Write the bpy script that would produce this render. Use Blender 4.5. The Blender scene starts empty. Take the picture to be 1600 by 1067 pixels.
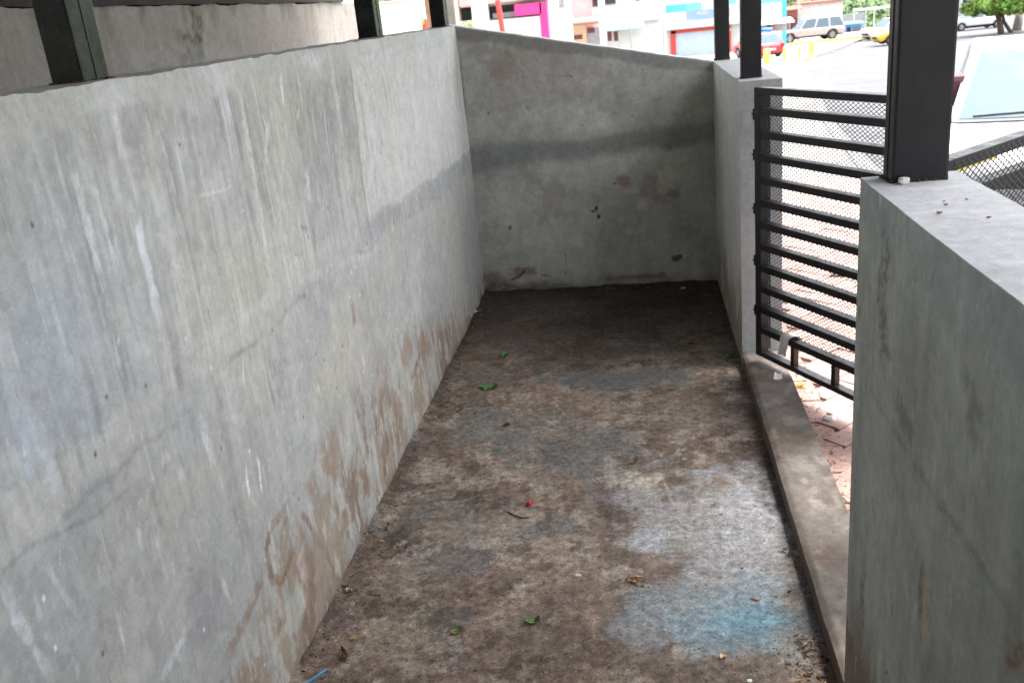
import bpy, bmesh, math, random
import numpy as np
from mathutils import Vector, Matrix
random.seed(7)
RNG = np.random.default_rng(11)
R = math.radians
scene = bpy.context.scene
C = scene.collection

# ------------------------------------------------------------------ camera, sky, sun, exposure
CAM_H, F_PX = 1.6, 1429.4
YAW, PITCH, ROLL = -0.15845, 0.34528, -0.10278
def cam_axes():
    cy, sy, cp, sp = math.cos(YAW), math.sin(YAW), math.cos(PITCH), math.sin(PITCH)
    f = Vector((sy * cp, cy * cp, -sp)); rt = Vector((cy, -sy, 0)); up = rt.cross(f)
    cr, sr = math.cos(ROLL), math.sin(ROLL)
    return cr * rt + sr * up, -sr * rt + cr * up, f
AX_R, AX_U, AX_F = cam_axes()
camd = bpy.data.cameras.new('camera'); cam = bpy.data.objects.new('camera', camd); C.objects.link(cam)
cam.matrix_world = Matrix(((AX_R.x, AX_U.x, -AX_F.x, 0), (AX_R.y, AX_U.y, -AX_F.y, 0), (AX_R.z, AX_U.z, -AX_F.z, CAM_H), (0, 0, 0, 1)))
camd.sensor_width = 36; camd.lens = F_PX / 1600 * 36; camd.clip_start = 0.05; camd.clip_end = 2000
camd.dof.use_dof = True; camd.dof.focus_distance = 2.2; camd.dof.aperture_fstop = 8.0
scene.camera = cam

SUN_DIR = Vector((0.30, 0.06, 0.95)).normalized()      # towards the sun
world = bpy.data.worlds.new('World'); scene.world = world; world.use_nodes = True
wn = world.node_tree; wn.nodes.clear()
sky = wn.nodes.new('ShaderNodeTexSky'); sky.sky_type = 'NISHITA'; sky.sun_disc = False
sky.sun_elevation = math.asin(SUN_DIR.z); sky.sun_rotation = math.atan2(SUN_DIR.x, SUN_DIR.y)
sky.dust_density = 6.0; sky.air_density = 1.2
hsv = wn.nodes.new('ShaderNodeHueSaturation'); hsv.inputs['Saturation'].default_value = 0.30
bg = wn.nodes.new('ShaderNodeBackground'); bg.inputs['Strength'].default_value = 0.15
wo = wn.nodes.new('ShaderNodeOutputWorld')
wn.links.new(sky.outputs[0], hsv.inputs['Color']); wn.links.new(hsv.outputs[0], bg.inputs[0]); wn.links.new(bg.outputs[0], wo.inputs[0])
sund = bpy.data.lights.new('sun', 'SUN'); sund.energy = 1.5; sund.angle = R(24); sund.color = (1, 0.97, 0.93)
sun = bpy.data.objects.new('sun', sund); C.objects.link(sun)
sun.rotation_euler = SUN_DIR.to_track_quat('Z', 'Y').to_euler()
vs = scene.view_settings; vs.view_transform = 'Standard'; vs.look = 'None'; vs.gamma = 1; vs.use_curve_mapping = False
vs.exposure = 2.5

# ------------------------------------------------------------------ measuring helpers (photo pixel + known plane -> metres)
def ray(px, py): return AX_R * ((px - 800) / F_PX) + AX_U * (-(py - 533.5) / F_PX) + AX_F
def at_x(px, py, x): d = ray(px, py); return Vector((0, 0, CAM_H)) + d * (x / d.x)
def at_y(px, py, y): d = ray(px, py); return Vector((0, 0, CAM_H)) + d * (y / d.y)
def at_z(px, py, z=0.0): d = ray(px, py); return Vector((0, 0, CAM_H)) + d * ((z - CAM_H) / d.z)
def rect(px0, px1, py0, py1, y):
    mx, my = (px0 + px1) / 2, (py0 + py1) / 2
    return at_y(px0, my, y).x, at_y(px1, my, y).x, at_y(mx, py1, y).z, at_y(mx, py0, y).z

# ------------------------------------------------------------------ noise in numpy
_T = RNG.random((256, 256))
def vnoise(u, v, s=0):
    u = np.asarray(u, float) + s * 17.31; v = np.asarray(v, float) + s * 9.77
    iu, iv = np.floor(u).astype(int), np.floor(v).astype(int); fu, fv = u - iu, v - iv
    fu = fu * fu * (3 - 2 * fu); fv = fv * fv * (3 - 2 * fv)
    a = _T[iu & 255, iv & 255]; b = _T[(iu + 1) & 255, iv & 255]; c = _T[iu & 255, (iv + 1) & 255]; d = _T[(iu + 1) & 255, (iv + 1) & 255]
    return (a * (1 - fu) + b * fu) * (1 - fv) + (c * (1 - fu) + d * fu) * fv
def fbm(u, v, s=0, o=5):
    t = 0; a = .5; n = 0
    for i in range(o):
        t = t + a * vnoise(np.asarray(u) * 2 ** i, np.asarray(v) * 2 ** i, s + i * 3); n += a; a *= .55
    return t / n
def fbr(u, v, s=0): return rough_fbm(u, v, s)
def rough_fbm(u, v, s=0, o=7):
    t = 0; a = .5; n = 0
    for i in range(o):
        t = t + a * vnoise(np.asarray(u) * 2 ** i, np.asarray(v) * 2 ** i, s + i * 3); n += a; a *= .68
    return .5 + (t / n - .5) * 1.25
def sstep(a, b, x):
    t = np.clip((x - a) / (b - a), 0, 1); return t * t * (3 - 2 * t)
def mixc(col, c, a):
    a = np.clip(a, 0, 1)[..., None]; return col * (1 - a) + np.array(c) * a
def seg_dist(u, v, pts):
    d = np.full(u.shape, 1e9); tt = np.zeros(u.shape)
    for i, ((x0, y0), (x1, y1)) in enumerate(zip(pts[:-1], pts[1:])):
        dx, dy = x1 - x0, y1 - y0; L = dx * dx + dy * dy + 1e-12
        t = np.clip(((u - x0) * dx + (v - y0) * dy) / L, 0, 1)
        e = np.hypot(u - x0 - t * dx, v - y0 - t * dy); m = e < d
        d = np.where(m, e, d); tt = np.where(m, (i + t) / (len(pts) - 1), tt)
    return d, tt
def stroke(col, u, v, pts, w, c, a, ragged=.6, s=0, fade=True):
    """a brushed, ragged mark along pts (surface metres)"""
    us = [p[0] for p in pts]; vs_ = [p[1] for p in pts]; m = w * 3 + .02
    sel = (u > min(us) - m) & (u < max(us) + m) & (v > min(vs_) - m) & (v < max(vs_) + m)
    if not sel.any(): return
    uu, vv = u[sel], v[sel]
    d, t = seg_dist(uu, vv, pts)
    d = d + (fbm(uu * 40, vv * 40, s, 3) - .5) * w * 2 * ragged
    k = 1 - sstep(w * .55, w * 1.05, d)
    if fade: k = k * np.clip(np.minimum(t * 5 + .25, (1 - t) * 4 + .15), 0, 1)
    k = k * (1 - ragged * .9 * sstep(.46, .58, fbm(uu * 70, vv * 70, s + 5, 4)))
    col[sel] = mixc(col[sel], c, k * a)
def blob(col, u, v, cu, cv, ru, rv, c, a, ragged=.6, s=0, freq=14):
    sel = (np.abs(u - cu) < ru * 2) & (np.abs(v - cv) < rv * 2)
    if not sel.any(): return
    uu, vv = u[sel], v[sel]
    d = np.hypot((uu - cu) / ru, (vv - cv) / rv) + (rough_fbm(uu * freq, vv * freq, s) - .5) * 2 * ragged
    col[sel] = mixc(col[sel], c, a * (1 - sstep(.45, .98, d)))

def punch(col, e):
    m = col.reshape(-1, 3).mean(0); return m * (np.maximum(col, .004) / m) ** e
# ------------------------------------------------------------------ materials
MATS = {}
def nodes_of(name):
    m = bpy.data.materials.new(name); m.use_nodes = True; n = m.node_tree; n.nodes.clear()
    out = n.nodes.new('ShaderNodeOutputMaterial'); b = n.nodes.new('ShaderNodeBsdfPrincipled'); n.links.new(b.outputs[0], out.inputs[0])
    return m, n, b
def noise_node(n, scale, detail=5, rough=.6, vec=None):
    t = n.nodes.new('ShaderNodeTexNoise'); t.inputs['Scale'].default_value = scale; t.inputs['Detail'].default_value = detail
    t.inputs['Roughness'].default_value = rough
    if vec: n.links.new(vec, t.inputs['Vector'])
    return t.outputs['Fac']
def remap(n, fac, lo, hi, a=.3, b=.7):
    r = n.nodes.new('ShaderNodeMapRange'); r.inputs[1].default_value = a; r.inputs[2].default_value = b
    r.inputs[3].default_value = lo; r.inputs[4].default_value = hi; n.links.new(fac, r.inputs[0]); return r.outputs[0]
def mul(n, a, b):
    x = n.nodes.new('ShaderNodeMath'); x.operation = 'MULTIPLY'
    for i, q in enumerate((a, b)):
        if isinstance(q, (int, float)): x.inputs[i].default_value = q
        else: n.links.new(q, x.inputs[i])
    return x.outputs[0]
def scale_col(n, col, fac):
    v = n.nodes.new('ShaderNodeVectorMath'); v.operation = 'SCALE'; n.links.new(col, v.inputs[0]); n.links.new(fac, v.inputs['Scale']); return v.outputs[0]
def M(name, col, rough=.6, metal=0., var=.15, scale=8, bump=0., bscale=60, coat=0., alt=None, altscale=5, altlo=.5, althi=.6, spec=.5):
    """procedural paint / metal / plastic with tone variation, optional patches of a second colour and bump"""
    if name in MATS: return MATS[name]
    m, n, b = nodes_of(name)
    tc = n.nodes.new('ShaderNodeNewGeometry').outputs['Position']
    rgb = n.nodes.new('ShaderNodeRGB'); rgb.outputs[0].default_value = (*col, 1); c = rgb.outputs[0]
    if alt:
        mx = n.nodes.new('ShaderNodeMix'); mx.data_type = 'RGBA'
        n.links.new(remap(n, noise_node(n, altscale, 6, .65, tc), 0, 1, altlo, althi), mx.inputs[0])
        n.links.new(c, mx.inputs[6]); mx.inputs[7].default_value = (*alt, 1); c = mx.outputs[2]
    c = scale_col(n, c, remap(n, noise_node(n, scale, 6, .6, tc), 1 - var, 1 + var))
    n.links.new(c, b.inputs['Base Color'])
    n.links.new(remap(n, noise_node(n, scale * 2.3, 4, .6, tc), max(.03, rough - .12), min(1, rough + .12)), b.inputs['Roughness'])
    b.inputs['Metallic'].default_value = metal; b.inputs['Specular IOR Level'].default_value = spec
    if coat: b.inputs['Coat Weight'].default_value = coat; b.inputs['Coat Roughness'].default_value = .06
    if bump:
        bp = n.nodes.new('ShaderNodeBump'); bp.inputs['Strength'].default_value = .6; bp.inputs['Distance'].default_value = bump
        n.links.new(noise_node(n, bscale, 5, .65, tc), bp.inputs['Height']); n.links.new(bp.outputs[0], b.inputs['Normal'])
    MATS[name] = m; return m
def concrete(name, grain=.10, bump=.0012, pit=0., rough=None, mottle=.14, crisp=.05, scratch=0., specks=False):
    """concrete whose stains come from the mesh attribute Col and whose sheen comes from Wet"""
    m, n, b = nodes_of(name)
    tc = n.nodes.new('ShaderNodeNewGeometry').outputs['Position']
    at = n.nodes.new('ShaderNodeAttribute'); at.attribute_name = 'Col'
    wt = n.nodes.new('ShaderNodeAttribute'); wt.attribute_name = 'Wet'
    f1 = remap(n, noise_node(n, 260, 4, .7, tc), 1 - grain, 1 + grain)
    f2 = remap(n, noise_node(n, 45, 6, .65, tc), 1 - grain, 1 + grain)
    f3 = remap(n, noise_node(n, 11, 9, .72, tc), 1 - mottle, 1 + mottle, .32, .68)
    f4 = remap(n, noise_node(n, 23, 10, .74, tc), 1 - crisp, 1 + crisp, .47, .54)
    ff = mul(n, mul(n, mul(n, f1, f2), f3), f4)
    mp = n.nodes.new('ShaderNodeMapping'); mp.inputs['Scale'].default_value = (1, 1, .14); n.links.new(tc, mp.inputs['Vector'])
    if scratch: ff = mul(n, ff, remap(n, noise_node(n, 120, 3, .6, mp.outputs[0]), 1, 1 + scratch, .66, .74)); ff = mul(n, ff, remap(n, noise_node(n, 75, 4, .6, mp.outputs[0]), 1 - scratch * .6, 1, .28, .36))
    if specks:
        ff = mul(n, ff, remap(n, noise_node(n, 95, 2.5, .6, tc), 1, .25, .625, .675))
        o2 = n.nodes.new('ShaderNodeVectorMath'); o2.operation = 'ADD'; o2.inputs[1].default_value = (7.3, 2.1, 4.4); n.links.new(tc, o2.inputs[0])
        ff = mul(n, ff, remap(n, noise_node(n, 130, 2.5, .6, o2.outputs[0]), 1, 2.2, .66, .71))
    c = scale_col(n, at.outputs['Color'], ff); n.links.new(c, b.inputs['Base Color'])
    rr = n.nodes.new('ShaderNodeMapRange'); n.links.new(wt.outputs['Fac'], rr.inputs[0]); rr.inputs[3].default_value = rough or .82; rr.inputs[4].default_value = .3
    n.links.new(mul(n, rr.outputs[0], remap(n, noise_node(n, 30, 4, .6, tc), .88, 1.12)), b.inputs['Roughness'])
    b.inputs['Specular IOR Level'].default_value = .35
    h = n.nodes.new('ShaderNodeMath'); h.operation = 'ADD'
    n.links.new(noise_node(n, 380, 4, .75, tc), h.inputs[0]); n.links.new(mul(n, noise_node(n, 45, 8, .74, tc), 2.2), h.inputs[1])
    hh = h.outputs[0]
    if pit:
        v = n.nodes.new('ShaderNodeTexVoronoi'); v.inputs['Scale'].default_value = 160; n.links.new(tc, v.inputs['Vector'])
        a2 = n.nodes.new('ShaderNodeMath'); a2.operation = 'ADD'; n.links.new(hh, a2.inputs[0]); n.links.new(mul(n, remap(n, v.outputs['Distance'], 0, 1, 0, .35), pit), a2.inputs[1]); hh = a2.outputs[0]
    bp = n.nodes.new('ShaderNodeBump'); bp.inputs['Strength'].default_value = .55; bp.inputs['Distance'].default_value = bump
    n.links.new(hh, bp.inputs['Height']); n.links.new(bp.outputs[0], b.inputs['Normal'])
    return m

BLACK = M('black steel paint', (.008, .008, .010), .40, 0, .3, 14, .0002, 160, alt=(.016, .013, .013), altscale=9, altlo=.45, althi=.75, spec=.38)
GREENBLACK = M('black steel paint worn', (.006, .008, .008), .3, 0, .35, 10, .0002, 90, alt=(.03, .034, .032), altscale=14, altlo=.5, althi=.8, spec=.3)
RUST = M('rust', (.06, .028, .018), .85, 0, .4, 60, .001, 200)
GALV = M('mesh steel', (.02, .021, .024), .55, .1, .25, 30)
WHITE = M('white wall paint', (.56, .56, .55), .7, 0, .08, 2)
GLASS_DK = M('dark window glass', (.03, .035, .04), .08, 0, .1, 3)
GLASS_BL = M('car glass', (.10, .135, .165), .12, 0, .08, 3, spec=.08)
TYRE = M('tyre rubber', (.02, .02, .02), .85, 0, .2, 20)
RIM = M('wheel metal', (.25, .25, .26), .35, .7, .1, 20)

# ------------------------------------------------------------------ object helpers
def wloc(o):
    v = Vector((0, 0, 0))
    while o: v += o.location; o = o.parent
    return v
def tag(o, label=None, cat=None, group=None, kind=None):
    for k, v in (('label', label), ('category', cat), ('group', group), ('kind', kind)):
        if v: o[k] = v
    return o
def empty(name, loc, label=None, cat=None, group=None, rz=0):
    o = bpy.data.objects.new(name, None); C.objects.link(o); o.location = loc; o.rotation_euler.z = rz; o.empty_display_size = .1
    return tag(o, label, cat, group)
class MB:
    def __init__(s): s.v = []; s.f = []; s.smooth = False
    def add(s, vs, fs):
        k = len(s.v); s.v += [tuple(p) for p in vs]; s.f += [tuple(i + k for i in f) for f in fs]; return s
    def box(s, a, b):
        (x0, y0, z0), (x1, y1, z1) = a, b
        return s.add([(x0, y0, z0), (x1, y0, z0), (x1, y1, z0), (x0, y1, z0), (x0, y0, z1), (x1, y0, z1), (x1, y1, z1), (x0, y1, z1)],
                     [(0, 3, 2, 1), (4, 5, 6, 7), (0, 1, 5, 4), (1, 2, 6, 5), (2, 3, 7, 6), (3, 0, 4, 7)])
    def obox(s, c, ax, h):
        c = Vector(c); ax = [Vector(a).normalized() * k for a, k in zip(ax, h)]
        P = [c + ax[0] * i + ax[1] * j + ax[2] * k for k in (-1, 1) for (i, j) in ((-1, -1), (1, -1), (1, 1), (-1, 1))]
        return s.add(P, [(0, 3, 2, 1), (4, 5, 6, 7), (0, 1, 5, 4), (1, 2, 6, 5), (2, 3, 7, 6), (3, 0, 4, 7)])
    def bar(s, p, q, w, h=None, up=(0, 0, 1)):
        p, q = Vector(p), Vector(q); d = (q - p); a = d.cross(Vector(up))
        if a.length < 1e-6: a = d.cross(Vector((1, 0, 0)))
        return s.obox((p + q) / 2, (d, a, a.cross(d)), (d.length / 2, w / 2, (h or w) / 2))
    def tube(s, p, q, r0, r1=None, n=12, cap=True):
        p, q = Vector(p), Vector(q); d = (q - p).normalized(); a = d.orthogonal().normalized(); b = d.cross(a); r1 = r0 if r1 is None else r1
        P = [c + (a * math.cos(2 * math.pi * i / n) + b * math.sin(2 * math.pi * i / n)) * r for c, r in ((p, r0), (q, r1)) for i in range(n)]
        F = [(i, (i + 1) % n, n + (i + 1) % n, n + i) for i in range(n)]
        if cap: F += [tuple(range(n))[::-1], tuple(range(n, 2 * n))]
        return s.add(P, F)
    def prism(s, poly, y0, y1, top=None):
        """polygon in (x,z) pushed along y"""
        n = len(poly); t = top or poly
        return s.add([(x, y0, z) for x, z in poly] + [(x, y1, z) for x, z in t], [tuple(range(n))[::-1], tuple(range(n, 2 * n))] + [(i, (i + 1) % n, n + (i + 1) % n, n + i) for i in range(n)])
    def build(s, name, mat, parent=None, local=False, bevel=0, smooth=False):
        me = bpy.data.meshes.new(name); off = Vector((0, 0, 0)) if (local or not parent) else wloc(parent)
        me.from_pydata([tuple(Vector(p) - off) for p in s.v], [], s.f); me.update()
        bm = bmesh.new(); bm.from_mesh(me); bmesh.ops.recalc_face_normals(bm, faces=bm.faces)
        if bevel: bmesh.ops.bevel(bm, geom=[e for e in bm.edges if e.calc_face_angle(0) > .5], offset=bevel, segments=2, profile=.6, affect='EDGES', clamp_overlap=True)
        if smooth:
            for f in bm.faces: f.smooth = True
        bm.to_mesh(me); bm.free()
        me.materials.append(mat); o = bpy.data.objects.new(name, me); C.objects.link(o)
        if parent: o.parent = parent
        return o
def one(name, mb, mat, label, cat, base, group=None, bevel=0, smooth=False):
    """a thing that is a single mesh, its origin at its base"""
    base = Vector(base); mb.v = [tuple(Vector(p) - base) for p in mb.v]
    o = mb.build(name, mat, None, False, bevel, smooth); o.location = base
    return tag(o, label, cat, group)
def link_copy(o, parent=None):
    c = o.copy(); C.objects.link(c); c.parent = parent
    for ch in o.children: link_copy(ch, c)
    return c

# ------------------------------------------------------------------ terrain
def base_z(y):
    if y < 6.5: return 0.0
    if y < 61: return -.049 * (y - 6.5)
    return -2.67 - .023 * (min(y, 105) - 61)
KERB = [(2.1, -12), (2.1, 9.0), (2.75, 14.5), (8.05, 48.2), (10.2, 57), (15.5, 72)]
def kerb_x(y):
    for (x0, y0), (x1, y1) in zip(KERB[:-1], KERB[1:]):
        if y <= y1: return x0 + (x1 - x0) * (y - y0) / (y1 - y0)
    return 15.5 + (y - 72) * .4
def drop(y): return .14 + .31 * float(1 - sstep(11, 30, np.array(y)))
def road_z(y): return base_z(y) - drop(y)
YS = [-300, -60, -12, 0, 3, 6, 6.5, 7.5, 9, 11, 13, 15, 18, 21, 25, 30, 36, 42, 48.2, 52, 57, 61, 66, 72, 80, 90, 105, 160, 400, 900]
def sheet(name, rows, mat):
    """rows: per y a list of (x, z)"""
    mb = MB(); n = len(rows[0][1])
    for y, r in rows: mb.v += [(x, y, z) for x, z in r]
    for i in range(len(rows) - 1):
        for j in range(n - 1): mb.f.append((i * n + j, i * n + j + 1, (i + 1) * n + j + 1, (i + 1) * n + j))
    o = mb.build(name, mat); o['kind'] = 'structure'; return o
EARTH = M('earth and grass', (.13, .14, .07), .95, 0, .3, .8, .01, 8, alt=(.2, .17, .12), altscale=.4)
sheet('ground', [(y, [(-400, base_z(y) - .1), (kerb_x(y) - .1, base_z(y) - .1), (kerb_x(y) + .02, road_z(y) - .08), (kerb_x(y) + 30, road_z(y) - .08), (500, road_z(y) - .08)]) for y in YS], EARTH)
ASPH = M('pale worn asphalt', (.066, .067, .074), .9, 0, .16, 1.2, .004, 60, alt=(.10, .10, .105), altscale=.7, altlo=.5, althi=.62)
CONC = M('pale pavement concrete', (.24, .225, .205), .9, 0, .14, 1.5, .003, 40, alt=(.17, .155, .14), altscale=.9, altlo=.52, althi=.66)
sheet('road', [(y, [(kerb_x(y) + .10, road_z(y)), (kerb_x(y) + 9, road_z(y)), (kerb_x(y) + 24, road_z(y))]) for y in YS if -61 < y < 110], ASPH)
sheet('pavement', [(y, [(-60, base_z(y) - .012), (kerb_x(y) - .05, base_z(y) - .012)]) for y in YS if 7.4 < y < 110], CONC)
KERBC = M('kerb concrete', (.19, .185, .175), .9, 0, .15, 6, .002, 60)
YELLOW = M('yellow road paint', (.72, .53, .10), .7, 0, .15, 6, alt=(.5, .42, .25), altscale=4, altlo=.55, althi=.65)
def kerb_run(name, y0, y1, mat, dx=0, h=0.0):
    ys = [y0] + [y for y in YS if y0 < y < y1] + [y1]; mb = MB()
    for a, b in zip(ys[:-1], ys[1:]):
        xa, xb = kerb_x(a) + dx, kerb_x(b) + dx
        za, zb = base_z(a), base_z(b)
        mb.add([(xa - .05, a, za - .6), (xa + .10, a, za - .6), (xb + .10, b, zb - .6), (xb - .05, b, zb - .6), (xa - .05, a, za + h), (xa + .10, a, za + h), (xb + .10, b, zb + h), (xb - .05, b, zb + h)],
               [(0, 3, 2, 1), (4, 5, 6, 7), (0, 1, 5, 4), (1, 2, 6, 5), (2, 3, 7, 6), (3, 0, 4, 7)])
    o = mb.build(name, mat); o['kind'] = 'structure'; return o
kerb_run('street_kerb', -12, 47, KERBC); kerb_run('yellow_kerb', 47, 57, YELLOW, 0, .05); kerb_run('street_kerb', 57, 72, KERBC)

# ------------------------------------------------------------------ enclosure: surfaces as fine grids with their own stains
def grid_solid(name, us, vs, place, normal, thick, col, wet, mat, kind=None, side_col=(.36, .36, .35)):
    """front face is a us x vs grid of place(u,v) points, with the back and the edges closed off behind it"""
    nu, nv = len(us), len(vs); U, V = np.meshgrid(us, vs)
    P = place(U, V).reshape(-1, 3)
    I = np.arange(nu * nv).reshape(nv, nu)
    q = np.stack([I[:-1, :-1], I[:-1, 1:], I[1:, 1:], I[1:, :-1]], -1).reshape(-1, 4)
    ring = np.concatenate([I[0, :], I[1:, -1], I[-1, -2::-1], I[-2:0:-1, 0]]); nr = len(ring)
    F2 = P[ring]; B = P[ring] - np.array(normal) * thick
    V_all = np.concatenate([P, F2, B]); o1 = nu * nv; o2 = o1 + nr; k = np.arange(nr); k1 = (k + 1) % nr
    sq = np.stack([o1 + k1, o1 + k, o2 + k, o2 + k1], -1)
    me = bpy.data.meshes.new(name); nq = len(q) + len(sq)
    loops = np.concatenate([q.ravel(), sq.ravel(), (o2 + k)[::-1]])
    starts = np.concatenate([np.arange(nq) * 4, [nq * 4]]); tot = np.concatenate([np.full(nq, 4), [nr]])
    me.vertices.add(len(V_all)); me.vertices.foreach_set('co', V_all.ravel().astype(np.float32))
    me.loops.add(len(loops)); me.loops.foreach_set('vertex_index', loops.astype(np.int32))
    me.polygons.add(len(starts)); me.polygons.foreach_set('loop_start', starts.astype(np.int32)); me.polygons.foreach_set('loop_total', tot.astype(np.int32))
    me.update(calc_edges=True); me.validate()
    sm = np.zeros(len(starts), bool); sm[:len(q)] = True; me.polygons.foreach_set('use_smooth', sm)
    ca = np.ones((len(V_all), 4), np.float32); ca[:o1, :3] = col.reshape(-1, 3)
    sc = np.array(side_col)[None] * (.85 + .3 * fbm(F2[:, 0] * 9 + F2[:, 2] * 5, F2[:, 1] * 9, 4)[:, None]); ca[o1:o2, :3] = sc; ca[o2:, :3] = sc
    a = me.color_attributes.new('Col', 'FLOAT_COLOR', 'POINT'); a.data.foreach_set('color', ca.ravel())
    w = me.attributes.new('Wet', 'FLOAT', 'POINT'); wa = np.zeros(len(V_all), np.float32); wa[:o1] = wet.ravel(); w.data.foreach_set('value', wa)
    me.materials.append(mat); o = bpy.data.objects.new(name, me); C.objects.link(o)
    if kind: o['kind'] = kind
    return o
XL, XR, YB, ZL, ZR = -.972, .41, 5.25, 1.55, 1.24
Y_END, Y_NEAR = 3.93, 1.80
# ---- left wall
us = np.concatenate([np.linspace(-1.6, .9, 12), np.arange(.92, YB + .03, .004)]); vsz = np.concatenate([np.arange(-.02, ZL, .005), [ZL]])
U, V = np.meshgrid(us, vsz)
LW = lambda *pp: [(lambda p: (p.y, p.z))(at_x(a, b, XL)) for a, b in pp]
def left_wall_colour():
    col = np.ones(U.shape + (3,)) * np.array((.372, .378, .360))
    big = fbm(U * 1.3, V * 1.6, 1); mid = fbm(U * 5, V * 5, 2)
    col *= (1 + .42 * (big - .5) + .22 * (mid - .5) + .12 * (fbm(U * 11, V * 7, 26) - .5))[..., None]
    patch = fbm(U * 3.1 + fbm(U * 9, V * 9, 27) * .5, V * 2.3, 28); pr = rough_fbm(U * 3.1, V * 2.3, 28); col = mixc(col, (.43, .425, .40), .4 * sstep(.54, .60, pr)); col = mixc(col, (.31, .315, .31), .40 * (1 - sstep(.38, .44, pr)))
    col = mixc(col, (.36, .385, .41), .55 * (1 - sstep(1.4, 2.5, U)) * sstep(.35, .6, fbm(U * 2.2, V * 2.2, 3)))
    col = mixc(col, (.41, .405, .355), .5 * sstep(.42, .66, fbm(U * 2.6, V * 1.8, 8)) * sstep(1.1, 2.0, U))
    # tie of two pours: band, joint, paler panel past the joint
    zb = np.interp(U, [.9, 1.7, 2.5, 3.3, 4.3, 5.25], [.95, .93, .95, .905, .85, .815]) + (fbm(U * 4, U * 0, 5) - .5) * .05
    above = sstep(-.02, .02, V - zb); yj = 3.15 + (V - 1.2) * .14 + (fbm(V * 6, V * 0, 6) - .5) * .02
    col = mixc(col, (.50, .50, .485), .85 * sstep(-.01, .01, U - yj) * sstep(.01, .05, V - zb) * (.6 + .4 * mid))
    col = mixc(col, (.25, .25, .24), .75 * np.exp(-((U - yj) / .007) ** 2) * sstep(0, .05, V - zb))
    dz = np.abs(V - zb) + (fbm(U * 14, V * 14, 7) - .5) * .05
    band = 1 - sstep(.032, .055, dz)
    col = mixc(col, (.29, .30, .305), band * .62 * sstep(2.7, 3.3, U))
    col = mixc(col, (.43, .43, .405), band * .65 * (1 - sstep(2.6, 3.1, U)))
    edge = np.exp(-((V - zb + .055 + (fbm(U * 20, U * 0, 9) - .5) * .03) / .007) ** 2)
    col = mixc(col, (.25, .24, .235), edge * .5 * sstep(.42, .56, rough_fbm(U * 6, V * 6, 10)))
    # vertical wash streaks, strongest at the near upper half
    st = fbm(U * 34 + fbm(U * 3, V * 3, 12) * 1.5, V * 2.0, 11, 4); st2 = fbm(U * 90, V * 5, 13, 3)
    wgt = (.45 + .75 * (1 - sstep(2.2, 3.4, U))) * (.45 + .55 * above)
    col *= (1 + wgt * (.26 * (st - .5) + .24 * (st2 - .5)))[..., None]
    wp = sstep(.42, .6, fbm(U * 1.8, V * 2.4, 29)); col = mixc(col, (.52, .53, .55), .6 * wgt * wp * sstep(.58, .70, fbm(U * 30, V * 2.6, 14, 4)))
    col = mixc(col, (.26, .255, .245), .6 * wgt * sstep(.42, .6, fbm(U * 2.1 + 4, V * 2.2, 30)) * sstep(.57, .72, fbm(U * 26 + 9, V * 2.6, 15, 4)))
    # top rim left clean, under a ragged edge
    rim = sstep(.0, .03, V - (1.46 - .03 * U * 0 + (fbm(U * 3, U * 0, 16) - .5) * .12))
    col = mixc(col, (.40, .405, .385), rim * .7); col = mixc(col, (.47, .48, .47), .6 * rim * sstep(.52, .62, fbm(U * 5, V * 9, 17)))
    # darker, bluer cast below the tie
    low = 1 - above
    col = mixc(col, (.325, .335, .34), .45 * low * sstep(.4, .6, fbm(U * 3.2, V * 3.2, 18)))
    # mud splash rising from the floor
    mud = fbm(U * 6, V * 4, 20); mudf = fbm(U * 28, V * 9, 21)
    hh = np.interp(U, [.9, 1.5, 2.0, 2.6, 3.4, 4.2, 5.25], [.28, .34, .48, .60, .50, .30, .15])
    k = np.clip(1 - V / hh, 0, 1)
    col = mixc(col, (.30, .24, .185), .7 * sstep(.44, .60, rough_fbm(U * 7, V * 4.5, 20) + k * .30 - .16) * sstep(0, .3, k))
    col = mixc(col, (.20, .14, .10), .65 * sstep(.54, .61, rough_fbm(U * 14, V * 6, 22) + k * .14 - .06) * sstep(.05, .5, k) * (.3 + .7 * sstep(.45, .55, fbm(U * 2.3, V * 2.3, 25))))
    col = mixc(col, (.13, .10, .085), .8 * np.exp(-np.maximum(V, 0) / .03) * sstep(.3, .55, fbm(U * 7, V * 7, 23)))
    col = mixc(col, (.46, .45, .42), .7 * sstep(.60, .66, rough_fbm(U * 26, V * 7, 24)) * sstep(.1, .4, k))
    W_ = (.56, .575, .60); W2 = (.60, .60, .57); B_ = (.24, .165, .115); D_ = (.25, .245, .24)
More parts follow.
